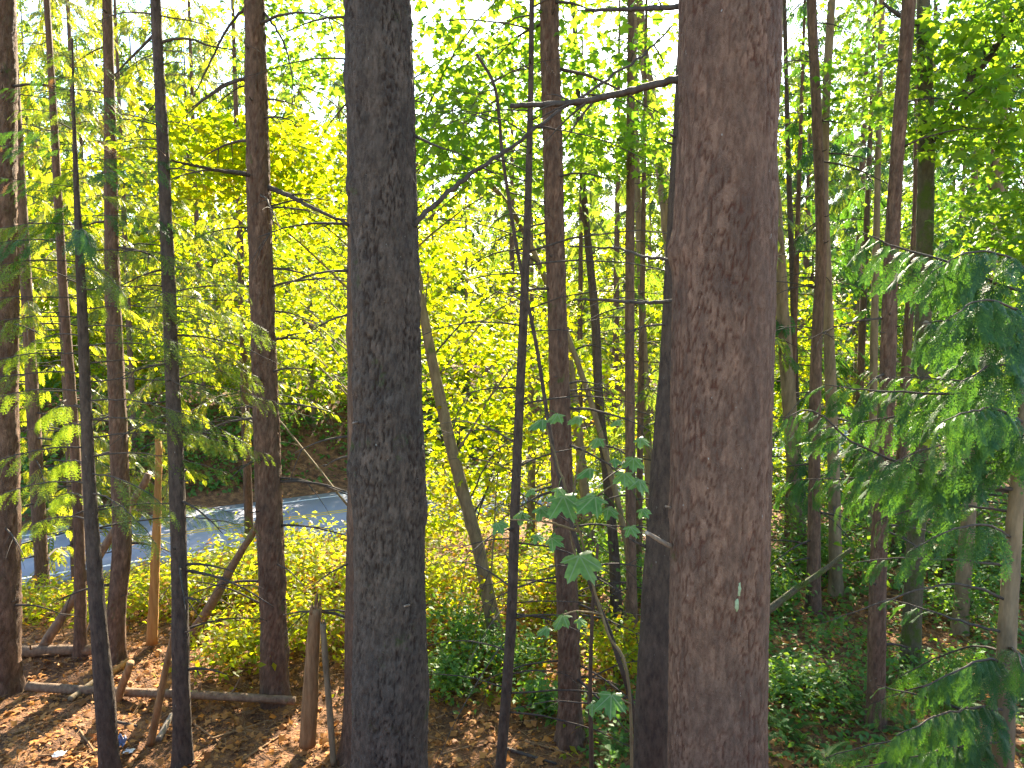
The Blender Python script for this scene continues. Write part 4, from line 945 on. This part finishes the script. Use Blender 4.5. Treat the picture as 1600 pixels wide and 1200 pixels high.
shrub('bramble_bush', 'yellow-green bramble left of the curved foot of the pale maple', 690, 960, 'bramble', 1100, 1.0, 1.1, .10)
shrub('bramble_bush', 'yellow-green bramble behind the centre fir', 850, 960, 'bramble', 1100, 1.0, 1.1, .10)
shrub('bramble_bush', 'leafy bramble between the centre fir and the blackish trunk', 960, 1060, 'bramble', 700, .7, .8, .09)
shrub('bramble_bush', 'tall yellow-green bush far behind the leaning pale maple', 705, 700, 'bramble', 900, 1.6, 2.2, .15, d=21)
shrub('bramble_bush', 'tall yellow-green bush far behind the thin dark sapling', 800, 700, 'bramble', 900, 1.7, 2.4, .15, d=22.5)
shrub('bramble_bush', 'tall yellow-green bush far behind the centre fir', 890, 700, 'bramble', 900, 1.7, 2.6, .15, d=24)
shrub('bramble_bush', 'tall yellow-green bush far behind the slender straight trunk', 985, 700, 'bramble', 900, 1.8, 2.8, .15, d=26)
shrub('salal_shrub', 'green shrub growing left of the fern below the widest trunk edge', 1215, 1080, 'shrub', 500, .7, .45, .08)
shrub('salal_shrub', 'green shrub on the floor between the widest trunk and the tall dark trunk', 1290, 1090, 'shrub', 500, .8, .4, .08)
shrub('salal_shrub', 'green shrub at the foot of the mossy trunk', 1450, 1085, 'shrub', 500, .8, .5, .08)
shrub('huckleberry_shrub', 'dark leafy shrub right of the widest trunk under the mossy branch', 1215, 960, 'shrub', 600, .6, .8, .09)
shrub('huckleberry_shrub', 'shrub with hanging leaves left of the cedar trunk at the right edge', 1500, 985, 'shrub', 800, .8, 1.2, .09)
shrub('huckleberry_shrub', 'dark shrub thicket behind the mossy trunk', 1470, 905, 'shrub', 1100, 1.2, 1.6, .10)
shrub('huckleberry_shrub', 'dark shrub thicket behind the sunlit tan trunk', 1290, 905, 'shrub', 1000, 1.2, 1.2, .10)
shrub('huckleberry_shrub', 'dark shrub near the right edge behind the cedar trunk', 1590, 930, 'shrub', 900, 1.0, 1.5, .10)
shrub('salal_shrub', 'leafy shrub filling the gap left of the blackish leaning trunk', 985, 950, 'shrub', 700, .9, 1.2, .09)
shrub('salal_shrub', 'dark leafy shrub behind the sapling with large leaves', 900, 920, 'shrub', 900, 1.2, 1.4, .10)

# sword ferns, each frond a part
def frond_tpl():
    V, T_ = [], []
    n = 26
    for i in range(n):
        t = (i + .5) / n; L = .17 * math.sin(math.pi * (t * .9 + .08)) ** .7
        z0 = .55 * t - .75 * t * t
        for s in (-1, 1):
            k = len(V); w = .42 / n
            V += [[0, t - w, z0], [0, t + w, z0], [s * L, t + .03, z0 - .04]]; T_.append([k, k + 1, k + 2])
    for i in range(8):
        a, b = i / 8, (i + 1) / 8; k = len(V); f = lambda t: .55 * t - .75 * t * t
        V += [[-.006, a, f(a) + .002], [.006, a, f(a) + .002], [.006, b, f(b) + .002], [-.006, b, f(b) + .002]]; T_ += [[k, k + 1, k + 2], [k, k + 2, k + 3]]
    return np.array(V), np.array(T_)
FROND = frond_tpl(); FROND_ME = mesh_np('frond', *FROND, None, MT['fern'])
def fern(label, px, py, n=12, L=.6, d=None):
    b = ground(px, py) if d is None else at(px, py, d); b[2] = tz(b[0], b[1])
    root = thing('sword_fern', label, 'fern', b)
    for q in range(n):
        a = 2 * np.pi * q / n + rng.normal(0, .2); h = np.array([[np.cos(a), np.sin(a), rng.uniform(.1, .7)]])
        place('frond', FROND_ME, root, b + [0, 0, .02], frames(np.array([[0, 0, 1.]]), h)[0], L * .8 * rng.uniform(.7, 1.15))
fern('fern with arching fronds low beside the right edge of the widest trunk', 1230, 1150, 14, .6)
fern('fern half out of the picture at the bottom, between the two right trunks', 1290, 1195, 13, .55)
fern('fern at the foot of the tall dark trunk on the right', 1420, 1150, 12, .5)
fern('fern in front of the sunlit tan trunk', 1240, 1040, 12, .5)
fern('fern left of the tall dark trunk foot', 1330, 1110, 13, .5)
fern('fern low under the cedar, right of the mossy trunk', 1560, 1130, 13, .5)
fern('small fern right of the mossy trunk foot', 1490, 1110, 11, .5)
fern('fern beside the blackish leaning trunk at the bottom edge', 960, 1180, 12, .45)
fern('fern in the middle of the clearing right of the widest trunk', 1300, 1060, 12, .5)
fern('fern near the right bottom corner below the cedar', 1530, 1180, 12, .55)

# ground cover, dead leaves and twigs
def on_ground(n, x0, x1, y0, y1):
    x = rng.uniform(x0, x1, n); y = y0 + (y1 - y0) * rng.uniform(0, 1, n) ** 1.3
    return np.stack([x, y, terrain(x, y)], 1)
P = on_ground(140000, -13, 13, 6, 24); q = proj(P)
nz = fbm(P[:, 0] * .9, P[:, 1] * .9, 2.2)
path = (q[:, 0] < 480) & (q[:, 1] > 985)
bare = (q[:, 0] > 430) & (q[:, 0] < 880) & (q[:, 1] > 1105)
keep = (q[:, 0] > -40) & (q[:, 0] < 1640) & (q[:, 1] < 1240) & ~path & ~bare & (nz > -.28) & (road_s(P[:, 0], P[:, 1]) < 25)
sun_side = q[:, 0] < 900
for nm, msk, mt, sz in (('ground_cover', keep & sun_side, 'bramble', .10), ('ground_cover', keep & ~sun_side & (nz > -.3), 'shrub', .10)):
    p = P[msk]; p = p[rng.uniform(size=len(p)) < .8]; p[:, 2] += np.abs(rng.normal(0, .2 if mt == 'bramble' else .09, len(p)))
    mb = MB(); scatter(mb, OVATE, p, rand_leaf_frames(len(p), .6), sz * rng.uniform(.6, 1.4, len(p)))
    o = build(nm, mb, MT[mt], kind='stuff')
    o['label'] = 'yellow-green leafy ground cover on the sunny slope' if mt == 'bramble' else 'low dark green ground cover on the shaded right'; o['category'] = 'ground cover'
P = on_ground(46000, -10, 10, 5.2, 15); q = proj(P)
k = (q[:, 0] > -60) & (q[:, 0] < 1660) & (q[:, 1] < 1260); P = P[k]; P[:, 2] += rng.uniform(.005, .03, len(P))
mb = MB(); hb = len(P) // 4; sz = .035 + .11 * rng.uniform(0, 1, len(P)) ** 2; Fr = rand_leaf_frames(len(P), .5, 0)
scatter(mb, MAPLE0, P[:hb], Fr[:hb], sz[:hb] * 1.2); scatter(mb, ANGULAR, P[hb:], Fr[hb:], sz[hb:])
o = build('leaf_litter', mb, MT['dry'], kind='stuff'); o['label'] = 'brown and orange dead leaves strewn over the forest floor'; o['category'] = 'leaf litter'
P = on_ground(15000, -10, 10, 5.4, 14); q = proj(P); k = (q[:, 0] > -60) & (q[:, 0] < 1660) & (q[:, 1] < 1260); P = P[k]
mb = MB()
V0 = np.array([[-.012, 0, 0], [.012, 0, 0], [0, 0, .02], [-.008, 1, .03], [.008, 1, .03], [0, 1, .045]]); T0 = np.array([[0, 2, 5], [0, 5, 3], [2, 1, 4], [2, 4, 5]])
a = rng.uniform(0, 6.28, len(P)); scatter(mb, (V0, T0), P + [0, 0, .01], frames(np.tile([[0, 0, 1.]], (len(P), 1)), np.stack([np.cos(a), np.sin(a), rng.normal(.05, .12, len(a))], 1)), rng.uniform(.06, .35, len(P)))
o = build('twig_litter', mb, MT['dead_wood'], kind='stuff'); o['label'] = 'small dry twigs and needles scattered over the bare soil'; o['category'] = 'twigs'

# bank across the road: leafy mass
n = 26000; u = np.where(rng.uniform(size=n) < .6, rng.uniform(-6, 22, n), rng.uniform(-38, 62, n)); s = 33.4 + np.abs(rng.normal(0, 5, n)) ; xy = np.outer(u, RD) + np.outer(s, RN)
gap = np.exp(-((u - 10.8) / 1.4) ** 2)
hh = (1.4 + 2.2 * ss(35.5, 42, s)) * (1 + .5 * fbm(xy[:, 0] * .35, xy[:, 1] * .35, 1.0)) * ss(33.2 + 2.2 * gap, 35 + 2.7 * gap, s)
P = np.column_stack([xy, terrain(xy[:, 0], xy[:, 1]) + rng.uniform(.02, 1, n) * np.maximum(hh, .05)])
P = P[(hh > .25) | (rng.uniform(size=n) < .12)]
mb = MB(); scatter(mb, OVATE, P, rand_leaf_frames(len(P), .8), rng.uniform(.16, .36, len(P)))
o = build('roadside_undergrowth', mb, MT['shrub'], kind='stuff'); o['label'] = 'dark leafy undergrowth covering the bank across the road'; o['category'] = 'undergrowth'
# thicket deep in the wood on the right
n = 18000; P = np.column_stack([rng.uniform(2, 22, n), rng.uniform(12.5, 30, n)]); P = P[road_s(P[:, 0], P[:, 1]) < 24]
q = np.maximum(.2, 1.3 + 1.0 * fbm(P[:, 0] * .4, P[:, 1] * .4, 4.0)); P = np.column_stack([P, terrain(P[:, 0], P[:, 1]) + rng.uniform(.02, 1, len(P)) * q])
mb = MB(); scatter(mb, OVATE, P, rand_leaf_frames(len(P), .8), rng.uniform(.10, .22, len(P)))
o = build('thicket', mb, MT['shrub'], kind='stuff'); o['label'] = 'shady thicket in the depth of the wood on the right'; o['category'] = 'undergrowth'

# ------------------------------------------------------------------ dead wood
def log(name, label, a, b, w0, w1, mat, cat, da=None, db=None, sides=14, lift=0, group=None, stubs=0, jag=0.0, ends=True):
    pa = ground(*a) if da is None else at(*a, da); pb = ground(*b) if db is None else at(*b, db)
    ra, rb = w0 / 2 * pa[1] / FPX, w1 / 2 * pb[1] / FPX
    if da is None: pa[2] += ra * .7 + lift
    if db is None: pb[2] += rb * .7 + lift
    base = pa if pa[2] <= pb[2] else pb
    root = thing(name, label, cat, (base[0], base[1], tz(base[0], base[1])), group)
    n = 26; C = pa + (pb - pa) * np.linspace(0, 1, n)[:, None]; L = np.linalg.norm(pb - pa)
    C[1:-1] += np.column_stack([.015 * L * vnoise(np.linspace(0, 3, n), np.full(n, L * 3 + q * 5)) for q in range(3)])[1:-1] * .5
    if da is None and db is None:      # a straight stem that rests on the high spots of the ground
        C[:, 2] += max(0, float(np.max(terrain(C[:, 0], C[:, 1]) + ra * .55 - C[:, 2])))
    mb = MB(); tube(mb, C, np.linspace(ra, rb, n) * (1 + .08 * vnoise(np.linspace(0, 9, n), np.full(n, L))), sides, True, .035)
    build('stem', mb, MT[mat], root, True)
    if jag:     # splintered end
        d = norm(pb - pa)
        for k in range(6):
            off = rng.normal(0, rb * .45, 3); mb = MB(); tube(mb, np.array([pb - d * .04 + off, pb + d * jag * rng.uniform(.3, 1) + off * 1.15]), [rb * .4, rb * .04], 5); build('splinter', mb, MT[mat], root)
    for k in range(stubs):
        i = rng.integers(4, n - 3); v = norm(rng.normal(size=3)); v[2] = abs(v[2]); b_, _ = branch_mesh([C[i], C[i] + v * .12, C[i] + v * .25 * rng.uniform(.6, 1.5)], ra * .25, .4, 5, 6, 0); build('branch', b_, MT[mat], root, True)
    return root
log('fallen_log', 'long thin fallen log lying across the bare ground at lower left', (45, 1093), (462, 1116), 15, 13, 'log_wood', 'log', stubs=3)
log('fallen_log', 'thick fallen log lying behind the left edge trunk and cedar', (18, 1030), (145, 1026), 18, 16, 'log_wood', 'log', stubs=1)
log('fallen_log', 'short pale log propped behind the long fallen log', (110, 1098), (150, 1068), 10, 9, 'bark_tan', 'log')
log('fallen_log', 'yellow cut log piece beside the stub behind the cedar sapling', (166, 1062), (200, 1036), 10, 9, 'orange_wood', 'log')
log('fallen_log', 'tiny log end on the sunlit soil near the left edge trunk', (34, 1078), (56, 1079), 7, 7, 'log_wood', 'log')
log('leaning_pole', 'dead pole leaning right against the furrowed brown fir', (299, 1004), (404, 812), 20, 9, 'log_wood', 'pole', None, g_depth(429, 1094) + .25)
log('leaning_pole', 'dead pole leaning right behind the cedar sapling towards the road', (66, 1020), (232, 740), 16, 10, 'log_wood', 'pole', None, 11.2)
log('leaning_pole', 'thin reddish stick leaning on the slim black trunk', (236, 1166), (272, 985), 13, 9, 'dead_wood', 'pole', None, 8.45)
log('tree_stub', 'short slanting stub behind the long fallen log', (184, 1098), (204, 1035), 13, 12, 'dead_wood', 'stub', None, 9.3)
log('dead_stem', 'upright orange barkless dead stem left of the slim black trunk', (238, 1012), (247, 690), 18, 9, 'orange_wood', 'dead tree', None, g_depth(238, 1012), jag=.15)
log('broken_stake', 'broken upright snag with a splintered top left of the thick grey trunk', (481, 1172), (494, 950), 28, 20, 'dead_wood', 'snag', None, g_depth(481, 1174), jag=.14)
log('broken_stake', 'thin grey broken stick standing against the splintered snag', (522, 1198), (505, 975), 10, 10, 'bark_tan', 'stick', None, g_depth(481, 1174) - .1, jag=.06)
log('fallen_branch', 'pale barkless branch lying at the foot of the slim black trunk', (248, 1160), (268, 1120), 11, 8, 'twig_pale', 'branch')
log('fallen_branch', 'grey branch lying right of the bottom of the cedar sapling', (175, 1128), (215, 1137), 6, 5, 'twig', 'branch')
log('fallen_branch', 'dark branch lying in the sun patch near the thin dark sapling', (790, 1172), (870, 1196), 6, 4, 'twig', 'branch')
log('mossy_branch', 'moss covered branch slanting up from behind the right edge of the widest trunk', (1190, 962), (1330, 858), 12, 6, 'bark_mossy', 'branch', 6.0, 6.2, stubs=2)
for k, (a, b) in enumerate((((20, 1150), (100, 1120)), ((60, 1185), (130, 1178)), ((330, 1160), (420, 1130)), ((380, 1190), (440, 1150)), ((690, 1180), (760, 1160)), ((120, 1135), (150, 1180)), ((300, 1130), (350, 1165)), ((560, 1150), (660, 1140)), ((1290, 1120), (1350, 1128)), ((820, 1160), (890, 1180)))):
    log('fallen_stick', 'thin dry stick lying on the forest floor', a, b, 4, 2.5, 'dead_wood', 'stick', group='dry sticks on the ground', sides=6)
# brush of dry stems on the slope by the road
for k in range(16):
    px = rng.uniform(40, 420); py = rng.uniform(925, 1000); b = ground(px, py); a = rng.uniform(-1.2, 1.2); L = rng.uniform(.8, 2.0)
    root = thing('dry_stem', 'bent dry stem in the brush between the left trunks and the road', 'stem', b, 'dry brush stems by the road')
    e = b + np.array([math.sin(a) * L, rng.normal(0, .3), L * .55]); m_ = (b + e) / 2 + [0, 0, L * .2]
    mb, _ = branch_mesh([b - [0, 0, .05], m_, e], .011, .3, 5, 12, 4, .4); build('stem', mb, MT['twig_pale' if k % 2 else 'dead_wood'], root, True)

# litter
def scrap(name, label, px, py, w, h, mat, crumple):
    b = ground(px, py); root_b = (b[0], b[1], tz(b[0], b[1])); s = w * b[1] / FPX; n = 9
    X, Y = np.meshgrid(np.linspace(-.5, .5, n), np.linspace(-.5, .5, n))
    Z = crumple * fbm(X * 4 + px, Y * 4, 1.0, 3) + .02 + h * np.exp(-(X ** 2 + Y ** 2) * 6)
    V_ = np.stack([X * (1 + .2 * vnoise(X * 3, Y * 3, 5.)), Y * .9 + .1 * vnoise(X * 4, Y * 4, 8.), np.abs(Z)], -1).reshape(-1, 3) * s + np.array(root_b) + [0, 0, .015]
    I = np.arange(n * n).reshape(n, n); Qd = np.stack([I[:-1, :-1], I[:-1, 1:], I[1:, 1:], I[1:, :-1]], -1).reshape(-1, 4)
    me = mesh_np(name, V_ - np.array(root_b), None, Qd, mat); md = None
    o = bpy.data.objects.new(name, me); COL.objects.link(o); o.location = root_b; o['label'] = label; o['category'] = 'litter'
    md = o.modifiers.new('thickness', 'SOLIDIFY'); md.thickness = .002
paper = surface_mat('white_paper', [(.3, (.7, .7, .68)), (.7, (.8, .8, .8))], 5, .7, .1, .002)
plastic = surface_mat('blue_plastic', [(.3, (.03, .05, .12)), (.6, (.10, .14, .28)), (.75, (.3, .34, .45))], 30, .3, .3, .004, 80, .5)
scrap('plastic_bag', 'crumpled dark blue plastic scrap between the two thin black trunks', 189, 1166, 17, .9, plastic, .5)
scrap('paper_scrap', 'small white paper scrap lying left of the cedar sapling foot', 93, 1181, 17, .12, paper, .15)
scrap('paper_scrap', 'pale dirty scrap beside the blue plastic', 202, 1176, 16, .15, paper, .12)
